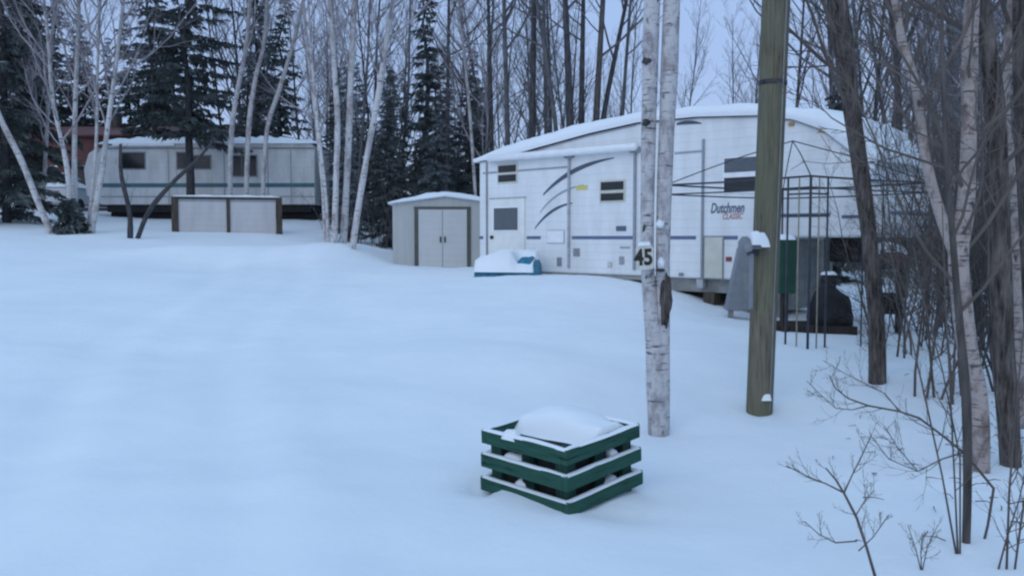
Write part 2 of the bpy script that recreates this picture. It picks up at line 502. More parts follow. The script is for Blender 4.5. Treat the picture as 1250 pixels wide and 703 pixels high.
def make_conifer(name, seed, H, r0, width, needle_m, dens=1.0, t0=.06, droop=.35, gap=.12, snow=.015, top_pow=.85):
    rng = random.Random(seed)
    root = thing(name, None, None)
    t = MB(); c = MB()
    pts = [V((rng.uniform(-.04, .04) * i, rng.uniform(-.04, .04) * i, H * i / 8 - .3 * (i == 0))) for i in range(9)]
    rads = [r0 * (1 - .93 * i / 8) for i in range(9)]
    t.tube(pts, rads, 7)
    z = t0
    while z < .985:
        k = 1 - z
        nb = rng.choice((5, 6, 7, 8))
        a0 = rng.random() * 6.28
        for b in range(nb):
            if rng.random() < gap: continue
            L = width * (k ** top_pow) * rng.uniform(.35, 1.2) + .12
            a = a0 + 6.28 * b / nb + rng.uniform(-.35, .35)
            p, _, _ = polyline_at(pts, rads, max(.01, min(.98, z + rng.uniform(-.025, .025))))
            d = V((math.cos(a), math.sin(a), rng.uniform(.05, .3) - .25 * k))
            bp = [p.copy()]; n = 5
            for i in range(n):
                d = (d + V((0, 0, -droop * .22 + .12 * (i > 2)))).normalized()
                p = p + d * (L / n); bp.append(p.copy())
            t.tube(bp, [max(.006, .012 * L * (1 - .8 * i / n)) for i in range(n + 1)], 3, cap=False)
            m = max(8, int(L * 34 * dens))
            for q in range(m):
                f = .12 + .88 * (q + rng.random()) / m
                x, dd, _ = polyline_at(bp, [0] * (n + 1), min(.99, f))
                side = dd.cross(V((0, 0, 1))).normalized() * rng.choice((-1, 1))
                ln = (.16 + .34 * L * .4 * (1 - .55 * f)) * rng.uniform(.6, 1.3)
                o = (side * rng.uniform(.5, 1) + dd * rng.uniform(.3, .9) + V((0, 0, rng.uniform(-.95, .25)))).normalized()
                w = rng.uniform(.018, .05) * (1 + .25 * L)
                nrm = o.cross(V((rng.uniform(-.4, .4), rng.uniform(-.4, .4), 1))).normalized()
                e = x + o * ln
                mid = x + o * (ln * .45) + V((0, 0, .01))
                mi = 1 if rng.random() < snow else 0
                c.quad(x, mid + nrm * w, e, mid - nrm * w, mi)
                g = o.cross(nrm).normalized()
                c.quad(x, mid + g * w * .7, e + V((0, 0, -.04)), mid - g * w * .7, 0)
        z += (.024 + .016 * rng.random()) * (9 / max(H, 5)) ** .5
    t.build('trunk', 'bark_dark', root, True); c.build('crown', [needle_m, 'snow'], root, False)
    return root


def copy_tree(src):
    r = src.copy(); COL.objects.link(r)
    for ch in src.children:
        c = ch.copy(); COL.objects.link(c); c.parent = r
    return r


USED = set()
def place(proto, x, y, rz, s, label, cat, group, sz=1.0, sink=0):
    o = proto if proto.name not in USED else copy_tree(proto)
    USED.add(proto.name)
    o.location = (x, y, gz(x, y) - sink); o.rotation_euler = (0, 0, rz); o.scale = (s, s, s * sz)
    for k in ('label', 'category', 'group'):
        if k in o: del o[k]
    tag(o, label, cat, group)
    return o


def traced_tree(name, label, poly, d, bark, twig, top=None, limbs=14, limb_from=.45, lenk=1.0, S=FINE, group=None, seed=0, minr=.003, stems=None, sides=10,
                d_top=None, maxlvl=3, cat='tree', Hlimb=None, wob=.3):
    """a tree whose stems follow polylines of (px, py, width in px), base first, standing d metres off"""
    rng = random.Random(seed + 5)
    stems = stems or [poly]
    b = P(stems[0][0][0], stems[0][0][1], d)
    root = thing(name, label, cat, (b.x, b.y, gz(b.x, b.y)), group=group)
    c = MB()
    for si, st in enumerate(stems):
        t = MB()
        pts = []; rads = []
        for k, q in enumerate(st):
            dd = d + (0 if d_top is None else (d_top - d) * k / max(1, len(st) - 1)) + (q[3] if len(q) > 3 else 0)
            p = P(q[0], q[1], dd); pts.append(p - root.location); rads.append(q[2] / 2 / F * dd)
        if si == 0: pts.insert(0, pts[0] + V((0, 0, -.5))); rads.insert(0, rads[0] * 1.15)
        if top:
            p = pts[-1]; dr = (pts[-1] - pts[-2]).normalized(); r = rads[-1]
            need = top - p.z; n = max(2, int(need / 1.1))
            for i in range(n):
                dr = (dr + rand_dir(rng) * .05 + V((0, 0, .05))).normalized()
                p = p + dr * (need / n); pts.append(p); rads.append(max(.006, r * (1 - .85 * (i + 1) / n)))
        # resample smoothly
        n = max(8, len(pts) * 3); P2 = []; R2 = []
        for i in range(n + 1):
            x = i / n * (len(pts) - 1); k = min(int(x), len(pts) - 2); f = x - k
            p0, p1, p2, p3 = pts[max(0, k - 1)], pts[k], pts[k + 1], pts[min(len(pts) - 1, k + 2)]
            P2.append(.5 * ((2 * p1) + (p2 - p0) * f + (2 * p0 - 5 * p1 + 4 * p2 - p3) * f * f + (3 * p1 - p0 - 3 * p2 + p3) * f ** 3))
            R2.append((rads[k] * (1 - f) + rads[k + 1] * f) * (1 + wob * .5 * mnoise.noise(P2[-1] * 2.1 + V((si, seed, 0)))))
        t.tube(P2, R2, sides)
        t.build('trunk', bark, root, True)
        H = Hlimb or (P2[-1] - P2[0]).length
        if limbs: sprout(c, rng, P2, R2, H, 0, S, maxlvl, minr, limb_from, 1, n=limbs, lenk=lenk)
    if c.v: c.build('crown', twig, root, True)
    return root


def wood_label(px, what):
    if px < 400: return what + ' in the woods behind the low far trailer', 'woods behind the far trailer: ' + what
    if px < 600: return what + ' in the woods behind the metal shed', 'woods behind the shed: ' + what
    if px < 1080: return what + ' in the woods behind the big camper', 'woods behind the big camper: ' + what
    return what + ' in the thicket beyond the nose of the big camper', 'thicket beyond the camper nose: ' + what


EXCL = [  # x0, x1, y0, y1 footprints nothing may grow in
    (-18.5, -6.5, 31.0, 37.0), (-25, -13.0, 38.0, 46.5), (-3.6, -.6, 20.2, 24.6), (-24, -16, 33.0, 38.5), (-11.5, -7, 26.5, 29.5)]


def blocked(x, y):
    for a in EXCL:
        if a[0] < x < a[1] and a[2] < y < a[3]: return True
    # camper footprint in its own frame
    ux, uy = .7211, -.6929
    rx, ry = x + .743, y - 19.5
    X = rx * ux + ry * uy; Y = -rx * uy + ry * ux
    return -1 < X < 10.5 and -1.5 < Y < 4.0


protos = [make_bare('bare_tree', 101 + i, H, r, S, bk, tw, t0, .06, .0032, fk) for i, (H, r, S, bk, tw, t0, fk) in enumerate((
    (15, .10, BARE, 'bark_dark', 'twig', .30, 0), (13, .075, FINE, 'bark_grey', 'twig_grey', .28, 0), (16, .11, BARE, 'bark_dark', 'twig', .36, 1),
    (12, .085, FINE, 'bark_grey', 'twig_pink', .22, 0), (14, .085, BARE, 'bark_brown', 'twig', .25, 2), (11, .07, FINE, 'bark_grey', 'twig_grey', .18, 1)))]
bproto = [make_bare('birch_tree', 201 + i, H, r, FINE, 'birch', 'twig_pink', t0, .08, .0032, fk) for i, (H, r, t0, fk) in enumerate(((13, .10, .3, 0), (12, .085, .28, 1)))]
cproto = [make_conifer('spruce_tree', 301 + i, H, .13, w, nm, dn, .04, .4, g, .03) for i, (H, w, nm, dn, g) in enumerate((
    (11, 1.7, 'needle', 1.0, .12), (9, 1.9, 'needle_hazed', .9, .18), (12, 1.3, 'needle_hazed', 1.0, .1), (7, 1.5, 'needle', 1.0, .12)))]

# woods: bare trees
rng = random.Random(77)
cnt = 0; tries = 0
placed = []
def free(x, y, r):
    return not blocked(x, y) and all((x - a) ** 2 + (y - b) ** 2 > r * r for a, b in placed)
while cnt < 78 and tries < 9000:
    tries += 1
    d = rng.uniform(24, 54) if rng.random() < .8 else rng.uniform(20, 30)
    px = rng.uniform(-80, 1330)
    if px < 420 and d < 37.5: continue
    if px < 230 and d < 47: continue
    if 390 < px < 610 and d < 27: continue
    if 490 < px < 548 and d < 36: continue
    x = (px - CX) / F * d
    if px > 1080 and d < 19: continue
    if 590 < px < 770 and d < 34: continue
    if 760 < px < 1010 and (d < 36 or rng.random() < .6): continue
    if not free(x, d, 1.0): continue
    placed.append((x, d)); cnt += 1
    white = rng.random() < (.16 if px < 600 else .06)
    pr = rng.choice(bproto if white else protos)
    what = 'white-barked bare birch' if white else 'bare dark leafless tree'
    lb, gp = wood_label(px, what)
    place(pr, x, d, rng.random() * 6.28, rng.uniform(.75, 1.15), lb, 'tree', gp, rng.uniform(.95, 1.2))

# woods: spruces behind the shed and beyond the far trailer
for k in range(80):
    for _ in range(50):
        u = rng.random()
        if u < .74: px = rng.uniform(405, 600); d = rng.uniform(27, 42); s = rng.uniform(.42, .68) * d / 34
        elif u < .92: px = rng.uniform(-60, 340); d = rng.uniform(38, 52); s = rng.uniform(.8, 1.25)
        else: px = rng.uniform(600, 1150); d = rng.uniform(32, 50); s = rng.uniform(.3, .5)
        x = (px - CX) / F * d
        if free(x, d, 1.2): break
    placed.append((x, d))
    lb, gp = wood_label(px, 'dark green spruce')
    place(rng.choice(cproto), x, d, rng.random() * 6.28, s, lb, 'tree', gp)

# singled-out conifers
def lone(px, py, d, H, w, label, seed, nm='needle', **kw):
    r = make_conifer('spruce_tree', seed, H, .15, w, nm, **kw)
    p = P(px, py, d); r.location = (p.x, p.y, gz(p.x, p.y)); tag(r, label, 'tree'); return r
lone(8, 262, 29, 13, 2.4, 'big dark spruce at the edge of the clearing beside the leaning birch', 401, gap=.1, dens=1.1)
lone(30, 262, 36, 15, 2.6, 'tall dark spruce just behind the snow-covered car', 402, gap=.1)
lone(519, 300, 31, 10.2, .85, 'tall narrow spruce spire rising behind the metal shed', 403, gap=.08, dens=1.3, top_pow=.7)
lone(1022, 300, 24, 5.2, 1.5, 'short bushy dark spruce rising over the snowy roof of the big camper', 404, gap=.05)
lone(190, 262, 40, 14, 2.3, 'tall spruce with thin top behind the far trailer roof', 405, gap=.25)
lone(345, 262, 38, 10, 1.5, 'dark spruce at the end wall of the far trailer', 406, gap=.15)
r = make_conifer('pine_tree', 407, 12.5, .17, 2.0, 'needle', dens=1.25, t0=.26, droop=.3, gap=.2, top_pow=.45)
p = P(233, 272, 31); r.location = (p.x, p.y, gz(p.x, p.y)); tag(r, 'broad dark pine with a bare lower trunk in front of the far trailer', 'tree')

# far-off wood reads as one mass
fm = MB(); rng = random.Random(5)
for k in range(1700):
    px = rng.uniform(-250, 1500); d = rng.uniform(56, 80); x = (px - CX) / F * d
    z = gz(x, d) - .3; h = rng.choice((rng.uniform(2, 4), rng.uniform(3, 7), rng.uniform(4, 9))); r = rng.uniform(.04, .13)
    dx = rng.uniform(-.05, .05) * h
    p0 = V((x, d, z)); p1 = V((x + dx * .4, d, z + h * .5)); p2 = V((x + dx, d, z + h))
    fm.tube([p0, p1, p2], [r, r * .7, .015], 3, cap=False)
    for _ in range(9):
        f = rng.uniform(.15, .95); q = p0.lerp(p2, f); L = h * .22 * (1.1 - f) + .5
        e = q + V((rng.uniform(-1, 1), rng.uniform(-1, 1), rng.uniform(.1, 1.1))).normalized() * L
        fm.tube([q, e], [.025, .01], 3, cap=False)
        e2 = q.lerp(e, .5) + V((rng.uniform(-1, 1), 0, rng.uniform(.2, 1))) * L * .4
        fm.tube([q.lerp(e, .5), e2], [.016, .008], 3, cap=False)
tag(fm.build('distant_woods', 'far'), 'haze-tinted mass of distant leafless woods closing off the view', kind='stuff')
# low brush at the edge of the woods
bm_ = MB()
for k in range(900):
    px = rng.uniform(-60, 1320); d = rng.uniform(26, 50)
    if px < 420 and d < 38: continue
    if 600 < px and d < 25: continue
    x = (px - CX) / F * d
    if blocked(x, d): continue
    z = gz(x, d) - .05
    for _ in range(7):
        L = rng.uniform(.5, 2.2); o = V((rng.uniform(-.5, .5), rng.uniform(-.5, .5), 1)).normalized()
        b0 = V((x + rng.uniform(-.5, .5), d + rng.uniform(-.5, .5), z)); m_ = b0 + o * L * .6 + rand_dir(rng) * .1
        e_ = b0 + o * L + rand_dir(rng) * .25
        bm_.tube([b0, m_, e_], [.012, .009, .004], 3, cap=False)
        for _ in range(3):
            q = m_.lerp(e_, rng.random()); bm_.tube([q, q + (o + rand_dir(rng) * .8) * .4], [.006, .003], 3, cap=False)
tag(bm_.build('undergrowth', 'twig'), 'low tangle of leafless brush along the edge of the woods', kind='stuff')

db = MB()
for k in range(70):
    d = rng.uniform(4.4, 9.5); x = (rng.triangular(1000, 1270, 1220) - CX) / F * d
    a = rng.random() * 6.28; L = rng.uniform(.03, .13); z = gz(x, d)
    c_, s_ = math.cos(a) * L, math.sin(a) * L
    db.tube([V((x, d, z + .02)), V((x + c_ * .5 + rng.gauss(0, .02), d + s_ * .5, gz(x + c_ * .5, d + s_ * .5) + .028)), V((x + c_, d + s_, gz(x + c_, d + s_) + .022))], [.0035, .003, .0015], 4, cap=False)
tag(db.build('fallen_twigs', 'twig_near'), 'scattered bits of twig lying on the snow under the near trees', kind='stuff')

# ---- traced trees, left to middle
BR = dict(S=FINE)
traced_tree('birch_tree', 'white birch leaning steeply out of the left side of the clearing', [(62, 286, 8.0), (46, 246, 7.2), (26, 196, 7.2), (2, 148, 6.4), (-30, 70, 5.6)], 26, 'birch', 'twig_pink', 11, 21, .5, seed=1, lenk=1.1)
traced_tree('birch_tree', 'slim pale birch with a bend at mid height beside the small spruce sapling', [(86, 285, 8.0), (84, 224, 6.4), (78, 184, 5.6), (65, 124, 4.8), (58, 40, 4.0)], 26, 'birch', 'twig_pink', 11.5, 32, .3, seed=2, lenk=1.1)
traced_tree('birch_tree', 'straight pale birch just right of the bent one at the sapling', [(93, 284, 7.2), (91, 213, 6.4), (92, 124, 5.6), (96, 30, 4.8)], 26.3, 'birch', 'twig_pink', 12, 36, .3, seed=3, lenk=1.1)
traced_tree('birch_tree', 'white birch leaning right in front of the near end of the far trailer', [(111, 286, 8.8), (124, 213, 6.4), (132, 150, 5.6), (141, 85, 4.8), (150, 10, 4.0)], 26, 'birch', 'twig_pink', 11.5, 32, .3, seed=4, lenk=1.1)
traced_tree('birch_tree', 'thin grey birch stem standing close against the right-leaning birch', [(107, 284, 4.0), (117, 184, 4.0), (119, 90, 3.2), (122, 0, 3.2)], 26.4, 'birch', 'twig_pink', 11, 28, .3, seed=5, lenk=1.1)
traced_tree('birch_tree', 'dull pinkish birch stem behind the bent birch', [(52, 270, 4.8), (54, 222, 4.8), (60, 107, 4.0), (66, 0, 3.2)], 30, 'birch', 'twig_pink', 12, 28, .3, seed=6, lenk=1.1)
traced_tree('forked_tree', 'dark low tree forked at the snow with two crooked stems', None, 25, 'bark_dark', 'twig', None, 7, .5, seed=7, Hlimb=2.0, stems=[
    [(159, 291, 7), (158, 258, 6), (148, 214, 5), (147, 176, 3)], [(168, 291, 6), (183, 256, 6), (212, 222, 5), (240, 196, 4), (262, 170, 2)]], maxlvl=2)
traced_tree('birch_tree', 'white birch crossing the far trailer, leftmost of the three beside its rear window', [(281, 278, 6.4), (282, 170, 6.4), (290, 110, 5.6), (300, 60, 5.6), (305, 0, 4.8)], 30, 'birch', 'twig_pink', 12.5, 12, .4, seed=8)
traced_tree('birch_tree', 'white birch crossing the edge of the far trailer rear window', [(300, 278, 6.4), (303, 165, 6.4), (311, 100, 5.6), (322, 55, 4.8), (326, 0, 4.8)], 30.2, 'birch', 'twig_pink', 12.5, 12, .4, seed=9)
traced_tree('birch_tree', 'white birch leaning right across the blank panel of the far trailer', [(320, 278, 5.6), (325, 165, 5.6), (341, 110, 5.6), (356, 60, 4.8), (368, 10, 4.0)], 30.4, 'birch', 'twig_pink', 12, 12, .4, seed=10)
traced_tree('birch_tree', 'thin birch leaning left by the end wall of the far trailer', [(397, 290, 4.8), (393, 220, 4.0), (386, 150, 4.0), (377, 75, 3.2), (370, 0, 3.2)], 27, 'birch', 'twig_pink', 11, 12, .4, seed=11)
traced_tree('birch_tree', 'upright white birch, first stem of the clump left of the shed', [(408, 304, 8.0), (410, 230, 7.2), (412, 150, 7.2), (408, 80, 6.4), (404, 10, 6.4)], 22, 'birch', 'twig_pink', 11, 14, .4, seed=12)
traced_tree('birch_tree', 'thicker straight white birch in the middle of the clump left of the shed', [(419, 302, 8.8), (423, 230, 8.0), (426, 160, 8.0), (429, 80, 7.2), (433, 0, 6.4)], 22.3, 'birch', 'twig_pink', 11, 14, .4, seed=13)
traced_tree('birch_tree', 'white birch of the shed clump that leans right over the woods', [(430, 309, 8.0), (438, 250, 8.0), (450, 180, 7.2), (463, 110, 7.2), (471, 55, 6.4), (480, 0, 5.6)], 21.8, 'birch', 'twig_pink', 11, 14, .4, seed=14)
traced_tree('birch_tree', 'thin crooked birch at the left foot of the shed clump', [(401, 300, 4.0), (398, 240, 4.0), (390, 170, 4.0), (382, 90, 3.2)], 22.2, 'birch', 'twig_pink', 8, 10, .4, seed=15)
for k, (px, w, tx, d, bk) in enumerate(((545, 6, 548, 30, 'bark_dark'), (584, 5, 560, 28, 'birch'), (602, 7, 596, 28, 'bark_dark'), (622, 8, 615, 27, 'bark_grey'), (649, 10, 652, 26, 'bark_dark'), (668, 6, 664, 30, 'bark_grey'),
                                        (700, 12, 690, 25, 'bark_dark'), (708, 9, 712, 25.4, 'bark_dark'), (722, 11, 736, 25.2, 'bark_brown'), (716, 8, 765, 26, 'bark_dark'), (693, 7, 655, 25.5, 'bark_grey'), (752, 6, 770, 29, 'bark_grey'))):
    where = ('left of the big camper roof', 'above the left corner of the big camper', 'above the shed side of the big camper roof', 'close behind the rear end of the big camper', 'standing apart behind the rear roof slope of the big camper', 'thin, between the lone stem and the stem cluster over the camper roof',
             'leftmost thick stem of the dense cluster over the camper roof', 'second stem of the dense cluster over the camper roof', 'brown stem of the dense cluster over the camper roof', 'stem of the camper roof cluster leaning far right', 'stem of the camper roof cluster leaning left', 'by the near birch pair, over the camper roof')[k]
    traced_tree('bare_tree' if bk != 'birch' else 'birch_tree', ('dark bare tree ' if bk != 'birch' else 'pale bare birch ') + where, [(px, 300, w * .85), (px + (tx - px) * .4, 150, w * .8), (px + (tx - px) * .75, 60, w * .65), (tx, 0, w * .55)], d, bk, 'twig', 13, 15, .35, seed=30 + k, S=dict(BARE, n=(22, 5, 4)), lenk=.8)

# ---- near birch pair
nb = traced_tree('birch_tree', 'near white birch with two stems carrying the number sign', None, 7.15, 'birch_near', 'twig', 6.2, 5, .78, seed=50, sides=16, wob=.12, stems=[
    [(804, 525, 26), (801, 470, 25), (799, 420, 22), (793, 360, 18), (790, 310, 16), (791, 200, 18), (793, 110, 19), (796, 0, 20)],
    [(808, 524, 20), (809, 440, 18), (809, 350, 17), (810, 270, 18), (813, 180, 19), (817, 90, 21), (820, 0, 20)]])
def knob(name, px, py, d, rx, rz, m, parent, ry=None):
    mb = MB(); n = 10
    p = P(px, py, d) - parent.location
    for j in range(n + 1):
        a = math.pi * j / n
        for i in range(12):
            b = 2 * math.pi * i / 12
            w = 1 + .55 * mnoise.noise(V((math.cos(b) * 1.3, math.sin(b) * 1.3 + px, j * .55)))
            mb.v.append((p.x + rx * math.sin(a) * math.cos(b) * w, p.y + (ry or rx) * math.sin(a) * math.sin(b) * w, p.z + rz * math.cos(a) * w))
    for j in range(n):
        for i in range(12):
            mb.f.append((j * 12 + i, j * 12 + (i + 1) % 12, (j + 1) * 12 + (i + 1) % 12, (j + 1) * 12 + i)); mb.mi.append(0)
    return mb.build(name, m, parent, True)
knob('bark_scar', 813, 366, 7.09, .045, .19, 'bark_near', nb, .045)
knob('snow_clump', 806, 274, 7.07, .034, .03, 'snow', nb)
knob('snow_clump', 807, 322, 7.075, .03, .045, 'snow', nb)
knob('bark_scar', 806, 330, 7.05, .04, .012, 'bark_dark', nb)
knob('bark_scar', 790, 75, 7.11, .045, .03, 'bark_dark', nb)
knob('bark_scar', 789, 150, 7.1, .035, .03, 'bark_dark', nb)

# number sign
p = P(787, 313, 6.98)
sg = thing('number_sign', 'small off-white board reading 45 nailed to the near birch', 'sign', p, rot=(0, R(-3), R(4)))
prof = []
hw, hh = .072, .108
for x, z in ((-1, -.82), (-.9, -.98), (0, -1.03), (.9, -.96), (1, -.8), (.97, 0), (1.02, .6), (.75, .88), (.2, 1.04), (-.35, 1.0), (-.85, .8), (-1.02, .5), (-.97, -.2)):
    prof.append((x * hw, z * hh))
MB().prism(prof, -.008, .008).build('board', 'sign_white', sg, bevel=.003)
text_obj('numerals', '45', .178, 'numeral', sg, Matrix.Translation((-.012, -.0105, -.012)) @ Matrix.Rotation(R(90), 4, 'X'), .006, 0, .86)
snow_pad(-.055, .06, -.012, .02, .098, .022, 8, 4, 3).build('snow_cap', 'snow', sg, True)

# ------------------------------------------------------------------ utility pole and what hangs on it
b = P(927, 499, 7.9); tp = P(947.5, 0, 7.9); tp2 = P(957, -230, 7.9)
up = thing('utility_pole', 'thick weathered greenish wooden pole standing in the snow', 'utility pole', (b.x, b.y, gz(b.x, b.y)))
o = V(up.location)
pts = [b - o + V((0, 0, -.5)), b - o, (b * .66 + tp * .34) - o, (b * .33 + tp * .67) - o, tp - o, tp2 - o]
MB().tube(pts, [.121, .12, .12, .121, .123, .121], 20).build('shaft', 'pole', up, True)
for f, nm in ((.80, 'band'),):
    c = b.lerp(tp, f) - o; dr = (tp - b).normalized()
    MB().tube([c - dr * .02, c + dr * .02], [.127, .127], 20).build('band', 'bark_dark', up, True)
cap = b.lerp(tp, .1) - o
# ground wire down the pole
MB().tube([b.lerp(tp, f) - o + V((.06, -.108, 0)) for f in (0, .3, .6, 1.0)], .006, 5).build('ground_wire', 'trim_grey', up, True)

for f, dx, rr in ((.03, .03, .045),):
    q = b.lerp(tp, f) - o
    mb = MB(); 
    snow_pad(q.x + dx - rr, q.x + dx + rr, -.135 + q.y, -.09 + q.y, q.z, rr * 1.3, 6, 4, int(f * 99), .6, .5, .01, mb).build('snow_clump', 'snow', up, True)
p = P(924, 296, 7.72)
mtb = thing('meter_box', 'grey rounded electric meter under a cap of snow on the wooden pole', 'meter', p, R(12))
MB().tube([V((-.10, .03, -.085)), V((-.10, .03, -.08)), V((-.095, .03, .0)), V((-.085, .03, .035)), V((-.075, .03, .045))], [.04, .062, .066, .045, .015], 16).build('housing', 'grey_metal', mtb, True)
MB().tube([V((-.10, -.02, -.04)), V((-.10, -.045, -.04)), V((-.10, -.055, -.04))], [.045, .042, .02], 14).build('dial', 'trim_grey', mtb, True)
bx('arm', (-.09, .02, -.06), (.06, .07, -.02), 'grey_metal', mtb, .008)
snow_pad(-.075, .095, -.075, .085, lambda x, y: -.03 + .02 * (x < 0), .095, 16, 12, 4, .55, .45).build('snow_cap', 'snow', mtb, True)
bx('bracket', (-.03, .07, -.12), (.03, .13, .03), 'iron', mtb)
bx('conduit', (-.03, .05, -.6), (.0, .08, -.1), 'grey_metal', mtb, .005)

p = P(908, 362, 14.0)
gc = thing('metal_cabinet', 'grey slant-sided metal cabinet half hidden by the wooden pole', 'cabinet', (p.x, p.y, p.z), R(-8))
MB().prism([(-.30, -.22), (.26, -.22), (.26, .78), (.14, .86), (-.10, .80)], -.16, .2).build('housing', 'grey_metal', gc, bevel=.02)
bx('foot', (-.25, -.1, gz(p.x, p.y) - p.z - .1), (-.17, 0, -.2), 'frame_grey', gc); bx('foot', (.12, -.1, gz(p.x, p.y) - p.z - .1), (.2, 0, -.2), 'frame_grey', gc)
MB().box((-.02, -.166, .1), (.14, -.159, .4)).build('vent', 'trim_grey', gc)

p = P(958, 358, 12.6)
gb = thing('green_box', 'tall narrow green electrical box on a dark post beside the wooden pole', 'electrical box', p, R(6))
bx('housing', (-.125, -.1, .0), (.125, .12, .79), 'green_box', gb, .015)
bx('door_panel', (-.105, -.108, .04), (.105, -.098, .75), 'green_box', gb, .004)
bx('latch', (.06, -.125, .36), (.085, -.107, .43), 'iron', gb)
g = gz(p.x, p.y) - p.z
bx('post', (-.045, -.03, g - .3), (.045, .05, .0), 'deck', gb)
snow_pad(-.12, .13, -.1, .12, .795, .055, 8, 8, 5).build('snow_cap', 'snow', gb, True)

# dark tree and the pole's neighbours on the right
traced_tree('bare_tree', 'dark leaning trunk between the wooden pole and the big camper nose', [(1071, 466, 21), (1070, 400, 20), (1064, 320, 19), (1055, 240, 18), (1042, 150, 20), (1030, 60, 23), (1022, 0, 24)], 8.9, 'bark_near', 'twig_near', 8, 10, .5, seed=60, sides=14, lenk=.8, S=BARE)
traced_tree('birch_tree', 'forked pinkish birch with flaking bark at the right of the clearing', None, 5.9, 'birch_pink', 'twig_near', 6.5, 12, .42, seed=61, sides=14, S=BARE, lenk=.8, stems=[
    [(1198, 581, 19.4), (1194, 480, 21.1), (1182, 430, 23.8), (1174, 370, 23.8), (1170, 310, 22.0), (1179, 250, 19.4), (1183, 150, 18.5), (1184, 60, 16.7), (1187, 0, 15.8)],
    [(1171, 320, 15.8), (1150, 268, 13.2), (1133, 208, 12.3), (1125, 160, 11.4), (1117, 102, 10.6), (1101, 50, 9.7), (1092, 0, 7.9)]])
traced_tree('bare_tree', 'thick dark rough trunk just right of the forked pinkish birch', [(1234, 584, 24.0), (1230, 500, 25.6), (1225, 430, 25.6), (1221, 300, 24.0), (1216, 150, 22.4), (1204, 40, 20.8), (1198, 0, 19.2)], 6.1, 'bark_near', 'twig_near', 7, 14, .42, seed=62, sides=14, S=BARE, lenk=.8)
traced_tree('birch_tree', 'pale grey stem behind the thick dark rough trunk', [(1243, 500, 15), (1240, 330, 14), (1232, 200, 13), (1226, 120, 13), (1236, 0, 12)], 7.2, 'birch_pink', 'twig_near', 7, 12, .4, seed=63, S=BARE)
traced_tree('bare_tree', 'dark trunk running up the very edge of the thicket', [(1266, 560, 17.6), (1254, 300, 16.0), (1246, 120, 16.0), (1244, 0, 14.4)], 6.6, 'bark_near', 'twig_near', 7, 16, .3, seed=64, S=BARE)
traced_tree('bare_tree', 'slender dark upright stem in front of the forked pinkish birch', [(1179, 676, 10), (1181, 582, 11), (1179, 477, 11), (1172, 400, 10), (1166, 330, 8), (1158, 220, 7), (1150, 60, 5)], 4.45, 'bark_brown', 'twig_near', 4.6, 10, .45, seed=65, sides=8, S=BARE, lenk=.7)
traced_tree('bare_tree', 'thin dark tree forked against the sky above the camper nose', None, 15.5, 'bark_dark', 'twig_near', 9, 16, .35, seed=66, S=BARE, stems=[
    [(1104, 330, 8), (1098, 160, 8), (1094, 70, 7), (1086, 0, 6)], [(1094, 80, 6), (1112, 40, 5), (1128, 0, 4)]])

# saplings and shrubs
def sapling(name, label, stems, d, m='twig_near', seed=0, twigs=6, L=.5, cat='shrub', d_off=0):
    rng = random.Random(900 + seed)
    b0 = P(stems[0][0][0], stems[0][0][1], d)
    root = thing(name, label, cat, (b0.x, b0.y, gz(b0.x, b0.y)))
    for st in stems:
        mb = MB(); pts = []; rads = []
        for k, q in enumerate(st):
            dd = d + (q[3] if len(q) > 3 else 0)
            pts.append(P(q[0], q[1], dd) - root.location); rads.append(q[2] * .30 / F * dd)
        mb.tube(pts, rads, 6)
        S = dict(BARE, ratio=(.5, .5, .5), wander=(.1, .2, .25, .25), up=(.02, .12, .1, .1), seg=(6, 5, 4, 3), n=(int(twigs * 1.7), 5, 3))
        if twigs: sprout(mb, rng, pts, rads, L * 2, 0, S, 2, .0011, .25, 1, n=int(twigs * 1.7))
        mb.build('stem', m, root, True)
    return root
sapling('leafless_shrub', 'bare forked shoot poking out of the snow at the bottom of the view', [
    [(1072, 716, 7), (1058, 668, 6), (1046, 632, 6), (1030, 601, 5), (1020, 585, 4), (1008, 571, 3)],
    [(1030, 602, 4), (1040, 580, 3), (1052, 556, 3), (1064, 530, 2)],
    [(1028, 600, 4), (1008, 590, 3), (985, 581, 3), (960, 568, 2)],
    [(1046, 660, 3), (1020, 662, 3), (1000, 652, 2), (982, 636, 2)],
    [(1048, 672, 3), (1066, 655, 2), (1085, 628, 2)],
    [(1044, 630, 3), (1056, 610, 2), (1067, 598, 2)]], 3.95, 'twig_near', 1, 4, .16)
sapling('leafless_shrub', 'bare branch arching low over the snow from the foot of the forked pinkish birch', [
    [(1196, 682, 6), (1206, 640, 6), (1213, 596, 6), (1196, 575, 6), (1176, 552, 6), (1150, 531, 5), (1122, 510, 5), (1098, 502, 4), (1060, 495, 4), (1035, 486, 3), (1020, 474, 3), (1012, 458, 2)],
    [(1060, 495, 3), (1040, 500, 2), (1020, 498, 2), (1002, 482, 2), (985, 465, 1.5)],
    [(1098, 502, 3), (1080, 480, 2), (1060, 470, 2), (1030, 455, 1.5), (1005, 440, 1.5)],
    [(1176, 552, 4), (1150, 560, 3), (1120, 575, 2), (1085, 560, 2), (1062, 530, 1.5)],
    [(1120, 575, 2), (1095, 545, 2), (1080, 520, 1.5)]], 4.5, 'twig_near', 2, 7, .22)
sapling('leafless_shrub', 'thin reddish stems rising in a sheaf left of the slender dark stem', [
    [(1170, 692, 5), (1166, 600, 4), (1160, 480, 4), (1154, 360, 3), (1150, 250, 2)],
    [(1168, 680, 5), (1150, 580, 4), (1128, 480, 4), (1110, 400, 3), (1092, 330, 2), (1080, 280, 2)],
    [(1172, 690, 4), (1172, 560, 4), (1150, 450, 3), (1128, 370, 3), (1115, 300, 2)]], 4.3, 'twig_near', 3, 9, .35)
